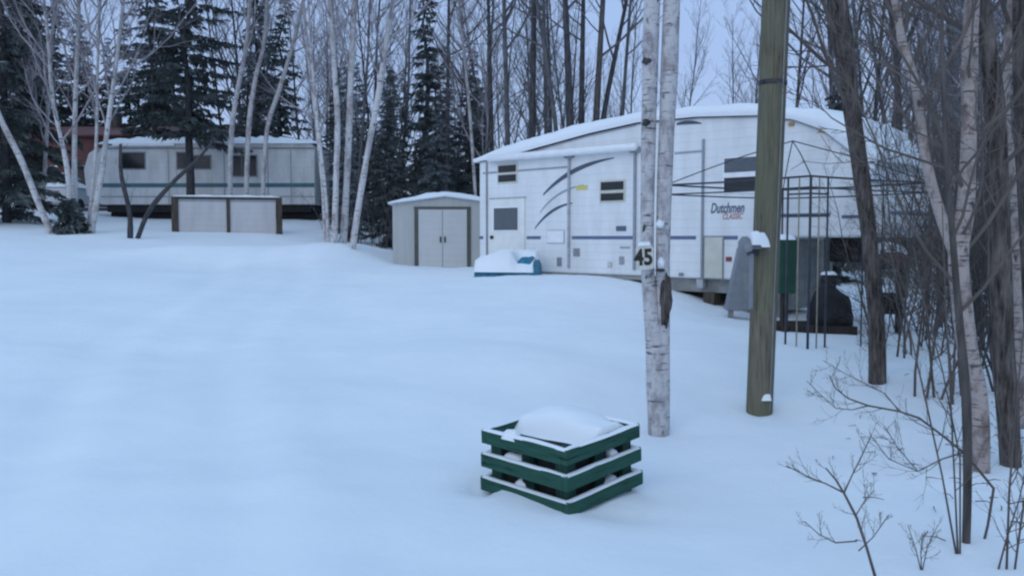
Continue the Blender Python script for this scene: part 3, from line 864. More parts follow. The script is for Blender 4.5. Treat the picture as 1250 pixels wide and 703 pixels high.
sapling('leafless_shrub', 'thin green-grey stems at the lower corner of the thicket', [
    [(1228, 715, 6), (1232, 600, 5), (1240, 500, 4), (1252, 380, 3)],
    [(1236, 715, 5), (1246, 640, 5), (1262, 540, 4)], [(1214, 712, 5), (1228, 660, 4), (1244, 610, 3), (1255, 560, 3)]], 4.1, 'twig_near', 4, 8, .3)
sapling('leafless_shrub', 'small fan of fine twigs in the snow left of the thicket corner', [
    [(1125, 700, 3), (1118, 670, 2), (1108, 640, 1.5)], [(1125, 700, 3), (1132, 668, 2), (1145, 640, 1.5)], [(1125, 700, 3), (1124, 672, 2), (1126, 650, 1.5)]], 4.1, 'twig_near', 5, 4, .12)
rng = random.Random(404)
for k in range(42):
    px = rng.uniform(1118, 1320) if k % 6 else rng.uniform(1060, 1110); d = rng.uniform(7.0, 15)
    if px < 1130 and d < 9: d += 3
    x = (px - CX) / F * d
    H = rng.uniform(1.6, 4.6)
    r_ = thing('leafless_shrub', 'thin leafless sapling among the tangle beneath the camper nose and right of it', 'shrub', (x, d, gz(x, d)), group='thin saplings in the tangle at the right')
    for _ in range(rng.choice((2, 3, 4))):
        mb = MB(); p = V((rng.uniform(-.1, .1), rng.uniform(-.1, .1), -.2)); dr = V((rng.uniform(-.28, .2), rng.uniform(-.25, .25), 1)).normalized()
        branch(mb, rng, p, dr, H * rng.uniform(.6, 1), .005 + .0026 * H, 0, dict(BARE, wander=(.12, .2, .25, .25), n=(15, 7, 3), seg=(8, 5, 4, 3), ratio=(.38, .45, .5), sides=(5, 4, 3, 3)), 3, .0016)
        mb.build('stem', 'twig_near' if rng.random() < .7 else 'bark_dark', r_, True)
# bare trees of the right-hand thicket
for k, (px, d, s) in enumerate(((1150, 16, .75), (1215, 14, .7), (1260, 11, .6), (1175, 19, .8), (1240, 18, .85), (1290, 15, .8), (1205, 23, .9), (1150, 25, .8))):
    x = (px - CX) / F * d
    place(protos[(5, 1, 3, 4, 0, 1, 2, 3, 5, 4, 3)[k]], x, d, k * 1.3, s, 'bare twiggy tree in the thicket right of the camper nose', 'tree', 'bare trees in the thicket at the right')
# small spruce at the birches' foot
sp = make_conifer('spruce_sapling', 450, 1.0, .02, .42, 'needle', dens=2.0, gap=.05, snow=.1)
p = P(84, 285, 25.8); sp.location = (p.x, p.y, gz(p.x, p.y)); tag(sp, 'knee-high dark spruce sapling at the foot of the pale birches', 'tree')

# ------------------------------------------------------------------ big fifth-wheel camper
KR = (19.5 / 13.35 - 1) / 485
def rd(px): return 19.5 / (1 + KR * (px - 585))
def rX(px): return (19.5 - rd(px)) / 6.15 * 8.88
RV0 = P(585, 300, 19.5)
rzb = gz(RV0.x, RV0.y)
rv = thing('camper', 'big white fifth-wheel camper with snowy roof and slate stripes', 'camper', (RV0.x, RV0.y, rzb), math.atan2(-6.15, 6.4))
def rZ(px, py): return P(px, py, rd(px)).z - rzb
E0 = EYE - rzb
ZB = E0 - .74
top_prof = [(0, 1.70), (.86, 1.74), (2.0, 1.90), (3.2, 2.06), (4.4, 2.17), (5.66, 2.15), (6.86, 2.06), (7.5, 1.93), (8.0, 1.72), (8.45, 1.36), (8.8, .86)]
low = [(9.0, .55), (9.02, .2), (8.9, .06), (8.6, 0), (7.05, 0), (6.95, -.06), (6.95, -.74), (.06, -.74), (0, -.68)]
MB().prism([(x, z + E0) for x, z in top_prof + low][::-1], 0, 2.35).build('body', 'rv_white', rv, bevel=.05)
def wall_top(x):
    for (a, za), (b_, zb_) in zip(top_prof, top_prof[1:]):
        if x <= b_: return za + (zb_ - za) * (x - a) / (b_ - a) + E0
    return top_prof[-1][1] + E0
snow_t = [(-.1, 1.80), (.3, 1.93), (.9, 2.05), (1.7, 2.17), (3.0, 2.32), (4.0, 2.39), (5.6, 2.40), (6.8, 2.29), (7.9, 2.1), (8.4, 1.9), (8.7, 1.5), (8.88, 1.1)]
def snow_top(x):
    for (a, za), (b_, zb_) in zip(snow_t, snow_t[1:]):
        if x <= b_: return za + (zb_ - za) * max(0, (x - a)) / (b_ - a) + E0
    return snow_t[-1][1] + E0
sm = MB(); NXs = 90
cs = [(-.07, 0), (-.10, .25), (-.07, .6), (.05, .88), (.3, 1.0), (.8, 1.06), (1.3, 1.07), (1.8, 1.04), (2.2, .95), (2.38, .7), (2.43, .2), (2.40, 0)]
for i in range(NXs + 1):
    X = -.1 + (8.84 + .1) * i / NXs
    xx = min(max(X, .01), 8.8)
    lo_ = wall_top(xx) + .012 - (.02 if X < 0 else 0); hi_ = max(lo_ + .05, snow_top(X))
    for y, k in cs:
        nz = mnoise.noise(V((X * 1.3, y * 1.5, 2))) * .05 + mnoise.noise(V((X * 5, y * 4, 7))) * .02
        z = lo_ + (hi_ - lo_) * k + nz * k
        if k == 0: z = lo_ - .01
        sm.v.append((X + (.03 * mnoise.noise(V((0, y * 3, 1)))), y + .02 * mnoise.noise(V((X * 3, y, 5))), z))
nc = len(cs)
for i in range(NXs):
    for j in range(nc - 1):
        a = i * nc + j; sm.f.append((a, a + nc, a + nc + 1, a + 1)); sm.mi.append(0)
for i0 in (0, NXs):
    f = tuple(i0 * nc + j for j in range(nc)); sm.f.append(f if i0 else f[::-1]); sm.mi.append(0)
sm.build('roof_snow', 'snow', rv, True)
# awning roll with arms
xa, xb = rX(600), rX(781)
za = E0 + 1.73
aw = MB().tube([V((xa, -.13, za)), V((xa + .04, -.13, za)), V((xb - .04, -.13, za - .02)), V((xb, -.13, za - .02))], [.04, .075, .075, .04], 14).build('awning', 'trim_white', rv, True)
for px in (695, 775):
    X = rX(px)
    MB().box((X - .022, -.05, ZB + .12), (X + .022, -.003, za + .03)).build('awning_arm', 'clip' if px == 695 else 'swoosh_pale', rv)
    bx('bracket', (X - .1, -.08, za - .12), (X + .12, -.003, za - .02), 'trim_grey', rv, .01)
X = rX(595); bx('corner_trim', (X - .035, -.014, ZB + .05), (X + .02, -.002, za), 'trim_grey', rv)
X = rX(857); bx('awning_arm', (X - .015, -.04, ZB + .02), (X + .022, -.003, E0 + 1.75), 'swoosh_pale', rv)
bx('roof_trim', (rX(590), -.012, E0 + 1.42), (rX(694), -.002, E0 + 1.455), 'swoosh_pale', rv)
bx('roof_trim', (rX(822), -.012, rZ(840, 187)), (rX(856), -.002, rZ(840, 185)), 'swoosh_pale', rv)
# sloping drip rail under the roof snow
dr = MB(); n = 24
for i in range(n):
    X0, X1 = 1.2 + (4.3 - 1.2) * i / n, 1.2 + (4.3 - 1.2) * (i + 1) / n
    dr.quad((X0, -.006, wall_top(X0) - .05), (X1, -.006, wall_top(X1) - .05), (X1, -.006, wall_top(X1) - .015), (X0, -.006, wall_top(X0) - .015))
dr.build('drip_rail', 'clip', rv)
def rv_window(x0, x1, panes, name='window', frame='trim_grey', fr=.035, glass='glass'):
    X0, X1 = rX(x0), rX(x1); xm = (x0 + x1) / 2
    y_top = rZ(xm, panes[0][0]); y_bot = rZ(xm, panes[-1][1])
    w = bx(name, (X0 - fr, -.018, y_bot - fr), (X1 + fr, -.002, y_top + fr), frame, rv, .006)
    for a, b_ in panes:
        bx('pane', (X0, -.024, rZ(xm, b_)), (X1, -.0185, rZ(xm, a)), 'glass_curtain' if x0 > 800 and a < 200 else glass, w)
    return w
rv_window(609, 630.5, ((202, 210.5), (213.5, 222)), frame='hatch_cream')
rv_window(733.5, 761, ((222, 232), (236, 245)), frame='hatch_cream')
rv_window(883, 941, ((192, 209.5), (216, 233.5)), frame='trim_white')
for o_ in list(rv.children):
    pass
# rear door
X0, X1 = rX(599), rX(641)
dz0, dz1 = ZB + .03, rZ(620, 243)
dor = bx('door', (X0, -.03, dz0), (X1, -.002, dz1), 'door_cream', rv, .012)
bx('door_frame', (X0 - .03, -.014, dz1 + .002), (X1 + .03, -.002, dz1 + .035), 'clip', dor)
bx('window', (rX(603), -.042, rZ(620, 283)), (rX(635), -.031, rZ(620, 252)), 'trim_white', dor, .008)
bx('pane', (rX(604.5), -.047, rZ(620, 281)), (rX(633.5), -.0425, rZ(620, 254)), 'glass_curtain', dor)
bx('handle', (X0 + .03, -.06, E0 - .03), (X0 + .12, -.03, E0 + .04), 'black', dor, .008)
# stripes
def strip(px0, px1, py0, py1, m='blue_stripe', name='stripe'):
    xm = (px0 + px1) / 2
    return bx(name, (rX(px0), -.0065, rZ(xm, py1)), (rX(px1), -.002, rZ(xm, py0)), m, rv)
for a, b_ in ((583.5, 590), (643, 660), (698, 772), (818, 849), (868, 900)):
    bx('stripe', (max(.0, rX(a)), -.0065, E0 - .035), (rX(b_), -.002, E0 + .03), 'blue_stripe', rv)
strip(948, 1012, 260.5, 265, 'letter_blue'); strip(1026, 1068, 262.5, 266.5, 'letter_blue')
# nose front stripe on the front face is part of the body's far side
bx('stripe', (9.021, .15, E0 + .36), (9.03, 2.2, E0 + .41), 'blue_stripe', rv)
def swoosh(pts, w0, w1, m, lab=None):
    mb = MB(); n = 20
    q = [(rX(x), rZ(x, y)) for x, y in pts]
    def bez(t):
        a, b_, c = q; return ((1 - t) ** 2 * a[0] + 2 * t * (1 - t) * b_[0] + t * t * c[0], (1 - t) ** 2 * a[1] + 2 * t * (1 - t) * b_[1] + t * t * c[1])
    for i in range(n):
        t0, t1 = i / n, (i + 1) / n
        for t in (t0,):
            a = bez(t0); b_ = bez(t1)
            wa = w0 + (w1 - w0) * math.sin(math.pi * min(1, t0 * .9 + .1)); wb = w0 + (w1 - w0) * math.sin(math.pi * min(1, t1 * .9 + .1))
            mb.quad((a[0], -.0055, a[1] - wa), (b_[0], -.0055, b_[1] - wb), (b_[0], -.0055, b_[1] + wb), (a[0], -.0055, a[1] + wa))
    return mb.build('swoosh_stripe', m, rv)
swoosh([(663, 238), (695, 202), (749, 193)], .008, .05, 'swoosh')
swoosh([(659, 260), (678, 232), (712, 226)], .008, .022, 'swoosh_pale')
swoosh([(653, 279), (672, 252), (699, 248)], .008, .034, 'swoosh')
swoosh([(824, 152), (838, 148), (854, 151)], .01, .035, 'swoosh')
strip(703, 717, 226.5, 232, 'yellow', 'sticker')
# hatches, vents, outlets
def hatch(px0, px1, py0, py1, m, name, fr='clip', e=.012):
    xm = (px0 + px1) / 2
    h = bx(name, (rX(px0), -.016, rZ(xm, py1)), (rX(px1), -.002, rZ(xm, py0)), fr, rv, .004)
    bx('cover', (rX(px0) + e, -.022, rZ(xm, py1) + e), (rX(px1) - e, -.0165, rZ(xm, py0) - e), m, h)
    return h
hatch(668, 689, 281, 297, 'trim_white', 'fridge_vent'); hatch(680, 686, 314, 325, 'trim_grey', 'outlet')
hatch(700, 708, 303, 313, 'trim_grey', 'outlet'); hatch(756, 762, 313, 323, 'swoosh_pale', 'outlet'); hatch(742, 747, 320, 326, 'hatch_cream', 'outlet')
hatch(757, 769, 301, 303, 'swoosh_pale', 'vent'); hatch(752, 764, 276, 282, 'letter_blue', 'badge', 'letter_blue')
hatch(859, 883.5, 288, 341, 'hatch_cream', 'storage_hatch', 'trim_grey', .025)
hatch(886, 893, 313.5, 319, 'red', 'marker_light', 'red')
for px, py in ((832, 335), (963, 152), (1000, 160)):
    X = rX(px); z = rZ(px, py)
    if px > 900: z = min(z, wall_top(X) - .02)
    bx('marker_light', (X - .05, -.03, z - .03), (X + .05, -.002, z + .03), 'amber' if px > 900 else 'trim_grey', rv, .01)
# lettering
text_obj('lettering', 'Dutchmen', .25, 'letter_blue', rv, Matrix.Translation((rX(886.5), -.004, rZ(886, 254.5))) @ Matrix.Rotation(R(90), 4, 'X'), .006, .25, .62)
text_obj('lettering', 'CLASSIC', .14, 'letter_red', rv, Matrix.Translation((rX(893), -.004, rZ(893, 264.5))) @ Matrix.Rotation(R(90), 4, 'X'), .003, .25, .75)
# chassis under the floor
ch = bx('chassis', (.4, .15, ZB - .25), (6.9, .3, ZB - .001), 'frame_grey', rv)
bx('skirt', (rX(640), -.02, ZB - .07), (rX(800), .1, ZB - .002), 'frame_grey', rv)
bx('underfloor', (.1, .35, ZB - .3), (6.9, 2.2, ZB - .003), 'black', rv)
X = rX(863); bx('support_block', (X - .1, .05, ZB - .75), (X + .12, .28, ZB - .253), 'post_brown', rv)
for px in (888, 905):
    X = rX(px); bx('landing_leg', (X - .05, .16, ZB - .95), (X + .05, .26, ZB - .252), 'frame_grey', rv)
bx('step_box', (rX(850), -.0, ZB - .17), (rX(858), .12, ZB - .01), 'clip', rv)
# bulkhead coloured grey to paint the shade under the nose, and the hitch
bx('bulkhead', (6.955, .06, ZB - .55), (7.02, 2.3, E0 - .06), 'frame_grey', rv)
bx('pin_box', (7.7, .95, E0 - .42), (8.35, 1.4, E0 - .005), 'black', rv, .03)
for yy in (.25, 2.05):
    bx('landing_leg', (7.12, yy, ZB - .95), (7.24, yy + .12, E0 - .004), 'frame_grey', rv)
MB().tube([V((3.1, .62, ZB - .42)), V((3.1, .36, ZB - .42))], [.36, .36], 24).build('wheel', 'black', rv, True)
MB().tube([V((3.95, .62, ZB - .42)), V((3.95, .36, ZB - .42))], [.36, .36], 24).build('wheel', 'black', rv, True)

# ------------------------------------------------------------------ far trailer
T0 = P(118, 250, 33.0)
tz = gz(T0.x + 4, T0.y)
ft = thing('travel_trailer', 'long low weathered trailer with a teal stripe at the edge of the woods', 'trailer', (T0.x, T0.y, T0.z), R(-1.0))
TL = (385 - 118) / F * 33.0
def tX(px): return (px - 118) / F * 33.0
def tZ(py): return P(256, py, 33).z - T0.z
zt = tZ(175)
MB().prism([(x, z) for x, z in ((0, .1), (0, zt - .55), (.25, zt - .15), (.9, zt + .0), (TL - .2, zt), (TL, zt - .12), (TL, 0), (.2, 0))][::-1], 0, 2.4).build('body', 'old_white', ft, bevel=.04)
MB().prism([(x, z) for x, z in ((-.52, .35), (-.6, zt - .95), (-.4, zt - .35), (-.02, zt - .12), (-.005, .1))][::-1], .25, 2.2).build('front_cap', 'old_white', ft, bevel=.06)
bx('front_window', (-.612, .6, zt - 1.15), (-.57, 1.9, zt - .5), 'glass', ft)
bx('stripe', (.05, -.008, tZ(229)), (TL - .02, -.002, tZ(224)), 'teal', ft)
bx('roof_trim', (.3, -.03, tZ(182.5)), (TL, -.002, tZ(180.5)), 'trim_grey', ft)
bx('lower_trim', (.1, -.01, tZ(241)), (TL, -.002, tZ(239.5)), 'swoosh_pale', ft)
for px in (207, 275, 328, 356):
    bx('seam', (tX(px) - .02, -.007, .02), (tX(px) + .02, -.002, tZ(184)), 'swoosh_pale', ft)
for a, b_, c, e in ((150, 178, 187, 206), (218, 232, 187, 206), (233, 258, 191, 206), (284, 296, 191, 215), (297, 314, 191, 215)):
    w = bx('window', (tX(a) - .05, -.02, tZ(e) - .05), (tX(b_) + .05, -.002, tZ(c) + .05), 'trim_grey', ft, .01)
    bx('pane', (tX(a), -.028, tZ(e)), (tX(b_), -.021, tZ(c)), 'glass', w)
rs = snow_pad(.1, TL + .05, -.08, 2.45, zt, .26, 60, 10, 8, .6, .35, .03); rs.build('roof_snow', 'snow', ft, True)
bx('roof_unit', (tX(234), .7, zt + .02), (tX(258), 1.5, zt + .28), 'old_white', ft, .05)
snow_pad(tX(232), tX(260), .65, 1.55, zt + .29, .14, 10, 8, 9).build('roof_unit_snow', 'snow', ft, True)
bx('chassis', (.35, .12, -.28), (TL - .2, .3, -.001), 'black', ft)
bx('underfloor', (.35, .4, tz - T0.z - .2), (TL - .1, 2.2, -.002), 'black', ft)
for x in (3.6, 4.5):
    MB().tube([V((x, .5, -.35)), V((x, .1, -.35))], [.34, .34], 20).build('wheel', 'black', ft, True)
bx('hitch', (-1.6, 1.1, -.2), (.3, 1.25, -.08), 'iron', ft)
bx('awning_roll', (tX(140), -.1, tZ(179)), (tX(216), -.03, tZ(176)), 'trim_white', ft, .03)

# ------------------------------------------------------------------ metal shed
sd = 21.5
s0 = P(544, 322, sd); sgz = gz(s0.x, s0.y)
sh = thing('garden_shed', 'pale grey metal garden shed with double doors and olive trim', 'shed', (s0.x, s0.y, sgz), R(3))
k = sd / F
def sX(px): return (px - 544) * k
def sZ(py): return P(544, py, sd).z - sgz
hw = 64 * k
e_z, r_z = sZ(249), sZ(241)
MB().prism([(-hw, -.4), (hw, -.4), (hw, e_z), (0, r_z), (-hw, e_z)], 0, 2.1).build('wall', 'shed', sh)
for px in (508.5, 572.5):
    bx('trim', (sX(px) - .045, -.03, -.3), (sX(px) + .045, -.002, sZ(255)), 'shed_trim', sh)
bx('trim', (sX(508) - .04, -.034, sZ(255) + .001), (sX(573) + .04, -.002, sZ(252.5)), 'shed_trim', sh)
for a, b_ in ((511.5, 540), (541, 570)):
    dd = bx('door', (sX(a), -.022, -.3), (sX(b_), -.003, sZ(256)), 'shed_door', sh, .004)
    c = sX(b_) - .06 if a < 530 else sX(a) + .03
    bx('handle', (c, -.05, sZ(296)), (c + .035, -.023, sZ(289)), 'black', dd)
for sx in (-1, 1):
    rm = MB()
    o1 = (sx * (hw + .1), e_z - .012); 
    poly = [(0, r_z + .012), o1, (o1[0], o1[1] + .05), (0, r_z + .062)]
    rm.prism(poly if sx < 0 else poly[::-1], -.1, 2.2).build('roof', 'shed_trim' if False else 'trim_white', sh)
def shed_roof(x, y): return r_z + .064 - (r_z - e_z + .02) * min(1, abs(x) / hw)
snow_pad(-hw - .12, hw + .12, -.14, 2.2, shed_roof, .10, 30, 8, 12, .4, .4, .02).build('roof_snow', 'snow', sh, True)

# ------------------------------------------------------------------ panelled screen
q0, q1 = P(214, 284, 27.6), P(341, 283, 28.4)
sc = thing('privacy_screen', 'low screen of two pale panels between brown posts in the snow', 'screen', (q0.x, q0.y, gz(q0.x, q0.y)), math.atan2(q1.y - q0.y, q1.x - q0.x))
L = (q1 - q0).length; hs = P(214, 240, 27.6).z - sc.location.z
for f, w in ((0, .10), (.505, .05), (1, .10)):
    bx('post', (L * f - w, -.06, -.5), (L * f + w, .1, hs - (.0 if f in (0, 1) else .08)), 'post_brown', sc, .01)
bx('rail', (-.08, -.02, hs - .075), (L + .08, .12, hs - .005 + .02), 'post_brown', sc, .01)
for a, b_ in ((.105, L * .505 - .055), (L * .505 + .055, L - .105)):
    bx('panel', (a, .0, -.4), (b_, .04, hs - .16), 'panel', sc)
    bx('panel_strip', (a, .003, hs - .158), (b_, .038, hs - .077), 'swoosh_pale', sc)
snow_pad(-.1, L + .1, -.03, .13, hs + .016, .045, 40, 4, 14, .6).build('snow_cap', 'snow', sc, True)

# ------------------------------------------------------------------ blue tarp pile by the camper door
t0 = P(619, 334, 17.55)
tb = thing('tarp_pile', 'low pile under a bright blue tarp heaped with snow by the camper door', 'covered pile', (t0.x, t0.y, gz(t0.x, t0.y)), R(-12))
kk = 17.55 / F
def sstep0(a, b, x):
    t = max(0, min(1, (x - a) / (b - a))); return t * t * (3 - 2 * t)
def pile(x0, x1, y0, y1, h, seed, nx=28, ny=16, pw=.28, base=-.12):
    return snow_pad(x0, x1, y0, y1, base, h, nx, ny, seed, .3, pw, .05)
def tp_fn(u, w): return .74 + (.26 * max(0, 1 - ((u - .84) / .15) ** 2) ** .5 if abs(u - .84) < .15 else 0) + .02 * math.sin(u * 31 + w * 9)
snow_pad(-38 * kk, 38 * kk, -.3, .6, -.15, .50, 60, 24, 21, .22, .10, .05, fn=tp_fn).build('tarp', 'blue_tarp', tb, True)
snow_pad(-37.5 * kk, 36 * kk, -.32, .6, .10, .40, 50, 20, 22, .16, .12, .03,
         fn=lambda u, w: (.70 + .28 * sstep0(0, .5, u)) * (1 - .62 * sstep0(.60, .74, u) * sstep0(.62, .30, w) * sstep0(1.04, .93, u))).build('snow_heap', 'snow', tb, True)

# ------------------------------------------------------------------ bare gazebo frame
cN, cL, cR, cF = P(990, 215, 11.0), P(813, 223, 12.9), P(1136, 226, 12.3), None
cF = cL + cR - cN
ez = cN.z
gzb = thing('gazebo_frame', 'dark tubular gazebo frame without its canopy beside the camper nose', 'gazebo', (cN.x, cN.y, gz(cN.x, cN.y)))
o = V(gzb.location)
cs_ = [V((c.x, c.y, ez)) for c in (cN, cL, cF, cR)]
ctr = sum(cs_, V()) / 4
pk = V((ctr.x - .05, ctr.y, ez + .62))
for i in range(4):
    a, b_ = cs_[i], cs_[(i + 1) % 4]
    MB().tube([a - o, a.lerp(b_, .5) - o + V((0, 0, -.012)), b_ - o], .014, 8).build('eave_bar', 'iron', gzb, True)
    m_ = a.lerp(pk, .55) + V((0, 0, .03))
    MB().tube([a - o, a.lerp(pk, .28) + V((0, 0, .02)) - o, m_ - o, pk - o], .0085, 8).build('roof_bar', 'iron', gzb, True)
for i in range(4):
    a, b_ = cs_[i], cs_[(i + 1) % 4]; dz = V((0, 0, -.14))
    MB().tube([a + dz - o, a.lerp(b_, .5) + dz - o - V((0, 0, .01)), b_ + dz - o], .011, 6).build('valance_bar', 'iron', gzb, True)
for f in (.42, .58):
    q = cs_[0].lerp(cs_[3], f)
    MB().tube([V((q.x, q.y, gz(q.x, q.y) - .2)) - o, q - o], .011, 6).build('leg', 'iron', gzb, True)
for i in range(4):
    a = cs_[i]; u1 = (cs_[(i + 1) % 4] - a).normalized() * .33; u2 = (cs_[(i - 1) % 4] - a).normalized() * .33
    for q, m_, r_ in ((V(), 'iron', .016),) if i else ((V(), 'iron', .018), (u1, 'iron', .014), (u2, 'iron', .014), (u1 * .5, 'brass', .010), (u2 * .5, 'brass', .010)):
        x, y = a.x + q.x, a.y + q.y
        MB().tube([V((x, y, gz(x, y) - .2)) - o, V((x, y, ez)) - o], r_, 8).build('leg', m_, gzb, True)
    for z in (ez - .22, ez - .5) if i == 0 else ():
        MB().tube([a + u1 + V((0, 0, z - ez)) - o, a + V((0, 0, z - ez)) - o, a + u2 + V((0, 0, z - ez)) - o], .012, 6).build('leg_brace', 'iron', gzb, True)

# ------------------------------------------------------------------ low deck, covered grill, red barbecue
d0 = P(993, 391, 12.75)
dk = thing('wooden_platform', 'low dark wooden platform in the snow under the camper nose', 'platform', (d0.x, d0.y, gz(d0.x, d0.y)), R(-3))
for i in range(6):
    y = -.1 + i * .16
    bx('plank', (-.6, y, .06), (.6, y + .15, .10), 'deck', dk, .005)
for x in (-.55, 0, .5):
    bx('joist', (x, -.12, -.25), (x + .06, .86, .058), 'deck', dk)
bx('edge_board', (-.6, -.14, -.04), (.6, -.105, .11), 'deck', dk)
pg = P(1014, 388, 13.0)
cg = thing('covered_grill', 'barbecue hidden under a slumped black cover on the wooden platform', 'grill', (pg.x, pg.y, dk.location.z + .10), R(10))
mb = MB(); rings = [(0, .33, .26), (.12, .35, .28), (.3, .31, .25), (.42, .27, .22), (.5, .19, .16), (.56, .12, .11), (.66, .125, .115), (.73, .10, .09), (.77, .03, .03)]
for z, rx, ry in rings:
    for i in range(28):
        a = 2 * math.pi * i / 28; w = 1 + .10 * math.sin(5 * a + z * 6) * (1 - z) + .07 * mnoise.noise(V((math.cos(a) * 2, math.sin(a) * 2, z * 4)))
        mb.v.append((rx * math.cos(a) * w - (.06 * (z > .45)), ry * math.sin(a) * w, z))
for j in range(len(rings) - 1):
    for i in range(28):
        mb.f.append((j * 28 + i, j * 28 + (i + 1) % 28, (j + 1) * 28 + (i + 1) % 28, (j + 1) * 28 + i)); mb.mi.append(0)
mb.f.append(tuple((len(rings) - 1) * 28 + i for i in range(28))); mb.mi.append(0)
mb.build('cover', 'cover', cg, True)
snow_pad(-.15, .05, -.09, .09, .765, .04, 8, 8, 31).build('snow_cap', 'snow', cg, True)

p = P(1083, 392, 13.2)
rb = thing('barbecue', 'barbecue with a red lid under a thick snow cap near the camper nose', 'barbecue', (p.x, p.y, gz(p.x, p.y)), R(-14))
zt_ = P(1083, 319, 13.2).z - rb.location.z
for x, y in ((-.16, -.12), (.16, -.12), (-.16, .14), (.16, .14)):
    bx('leg', (x - .025, y - .025, -.2), (x + .025, y + .025, zt_ - .05), 'black', rb)
bx('shelf', (-.2, -.16, .3), (.2, .18, .33), 'deck', rb)
bx('gas_bottle', (-.1, -.08, .331), (.12, .12, .62), 'black', rb, .04)
bx('firebox', (-.2, -.17, zt_ - .12), (.2, .19, zt_), 'black', rb, .02)
MB().prism([(-.2, zt_ + .002), (.2, zt_ + .002), (.19, zt_ + .09), (.12, zt_ + .15), (-.12, zt_ + .15), (-.19, zt_ + .09)], -.16, .18).build('lid', 'red', rb, bevel=.02)
bx('handle', (-.12, -.2, zt_ + .05), (.12, -.163, zt_ + .075), 'black', rb)
snow_pad(-.25, .25, -.19, .22, lambda x, y: zt_ + .155 - .5 * max(0, abs(x) - .12), .14, 14, 10, 33).build('snow_cap', 'snow', rb, True)

# ------------------------------------------------------------------ green planter of stacked boards
pc = V((.32, 5.43))
pl = thing('wooden_planter', 'square green planter of three stacked board rings filled with snow', 'planter', (pc.x, pc.y, gz(.32, 5.0) + .032), rot=(R(1.5), R(-4.2), R(45.5)))
S_ = .318
hb, sp_, th = .092, .154, .040
def ring_boards(z, s, nm='board'):
    for k in range(4):
        mt = Matrix.Rotation(R(90 * k), 4, 'Z')
        ext = th if k % 2 == 0 else 0
        MB().box((-s - (ext if k % 2 == 0 else 0), -s - th, z), (s + (ext if k % 2 == 0 else 0), -s, z + hb), mt).build(nm, 'green_board', pl, bevel=.006)
for k in range(3):
    ring_boards(-.02 + k * sp_, S_ + (.006 * (2 - k)))
for sx in (-1, 1):
    for sy in (-1, 1):
        a, b_ = sorted((sx * (S_ - .002), sx * (S_ - .088))); c, e = sorted((sy * (S_ - .002), sy * (S_ - .088)))
        bx('corner_post', (a, c, -.22), (b_, e, -.02 + 2 * sp_ + hb - .012), 'green_shaded', pl, .004)
for k in range(4):
    mt = Matrix.Rotation(R(90 * k), 4, 'Z')
    for j in range(3):
        z = -.02 + j * sp_
        MB().box((-.045, -S_ + .003, z - .06), (.05, -S_ + .030, z + hb + .05 if j < 2 else z + hb - .015), mt).build('batten', 'green_shaded', pl)
bx('soil_shade', (-S_ + .04, -S_ + .04, -.2), (S_ - .04, S_ - .04, .312), 'soil_shade', pl)  # fill raised and blackened so the board gaps look shaded
# snow lying on the board tops
for k in range(3):
    z = -.02 + k * sp_ + hb
    for q in range(4):
        mb = MB(); s = S_ + .006 * (2 - k)
        h = (.005, .005, .008)[k]
        snow_pad(-s - th * .9, s + th * .9, -s - th - .003, -s + .004, z, h, 44, 4, 40 + k * 4 + q, 1.1, .45, .004, mb)
        mt = Matrix.Rotation(R(90 * q), 4, 'Z')
        mb.v = [tuple(mt @ V(v)) for v in mb.v]
        mb.build('board_snow', 'snow', pl, True)
# heaped snow inside: high at the back, sunken at the near left corner
def sstep(a, b, x):
    t = max(0, min(1, (x - a) / (b - a))); return t * t * (3 - 2 * t)
def heap(u, w):
    f = .03 + .42 * sstep(.32, .54, u + .12 * (w - .4)) + .06 * sstep(.5, 0, w) * sstep(.25, .5, u)
    f += .30 * math.exp(-((((u - .72) / .30) ** 2 + ((w - .62) / .33) ** 2) ** 1.4))
    return f * (1 - .45 * math.exp(-(((u - .97) / .08) ** 2 + ((w - .12) / .14) ** 2)))
snow_pad(-S_ + .02, S_ + .0, -S_ + .01, S_ + .015, .300, .205, 40, 40, 60, .13, .10, .02, fn=heap).build('snow_heap', 'snow', pl, True)
rng = random.Random(71)
for (u, z, side, w, h) in ((-.12, -.02 + sp_ + hb, 3, .10, .055), (-.06, -.02 + hb, 3, .06, .035), (.14, -.02 + sp_ + hb, 0, .05, .03), (.1, -.02 + hb, 0, .08, .035), (-.13, .0, 3, .12, .03)):
    mb = snow_pad(u - w * .8, u + w * .8, -S_ - .015, -S_ + .12, z, h * .8, 14, 8, int(u * 100 + z * 77), 1.3, .7)
    mt = Matrix.Rotation(R(90 * side), 4, 'Z'); mb.v = [tuple(mt @ V(v)) for v in mb.v]
    mb.build('snow_lump', 'snow', pl, True)
mb = MB().box((-.17, -S_ - th - .008, -.02 + 2 * sp_ - .01), (-.05, -S_ - th - .001, -.02 + 2 * sp_ + hb + .01)); mt = Matrix.Rotation(R(270), 4, 'Z')
mb = snow_pad(-.17, -.06, -S_ - th - .012, -S_ + .03, -.02 + 2 * sp_ + hb - .012, .04, 10, 5, 91, .5); mb.v = [tuple(mt @ V(v)) for v in mb.v]
mb.build('snow_lump', 'snow', pl, True)

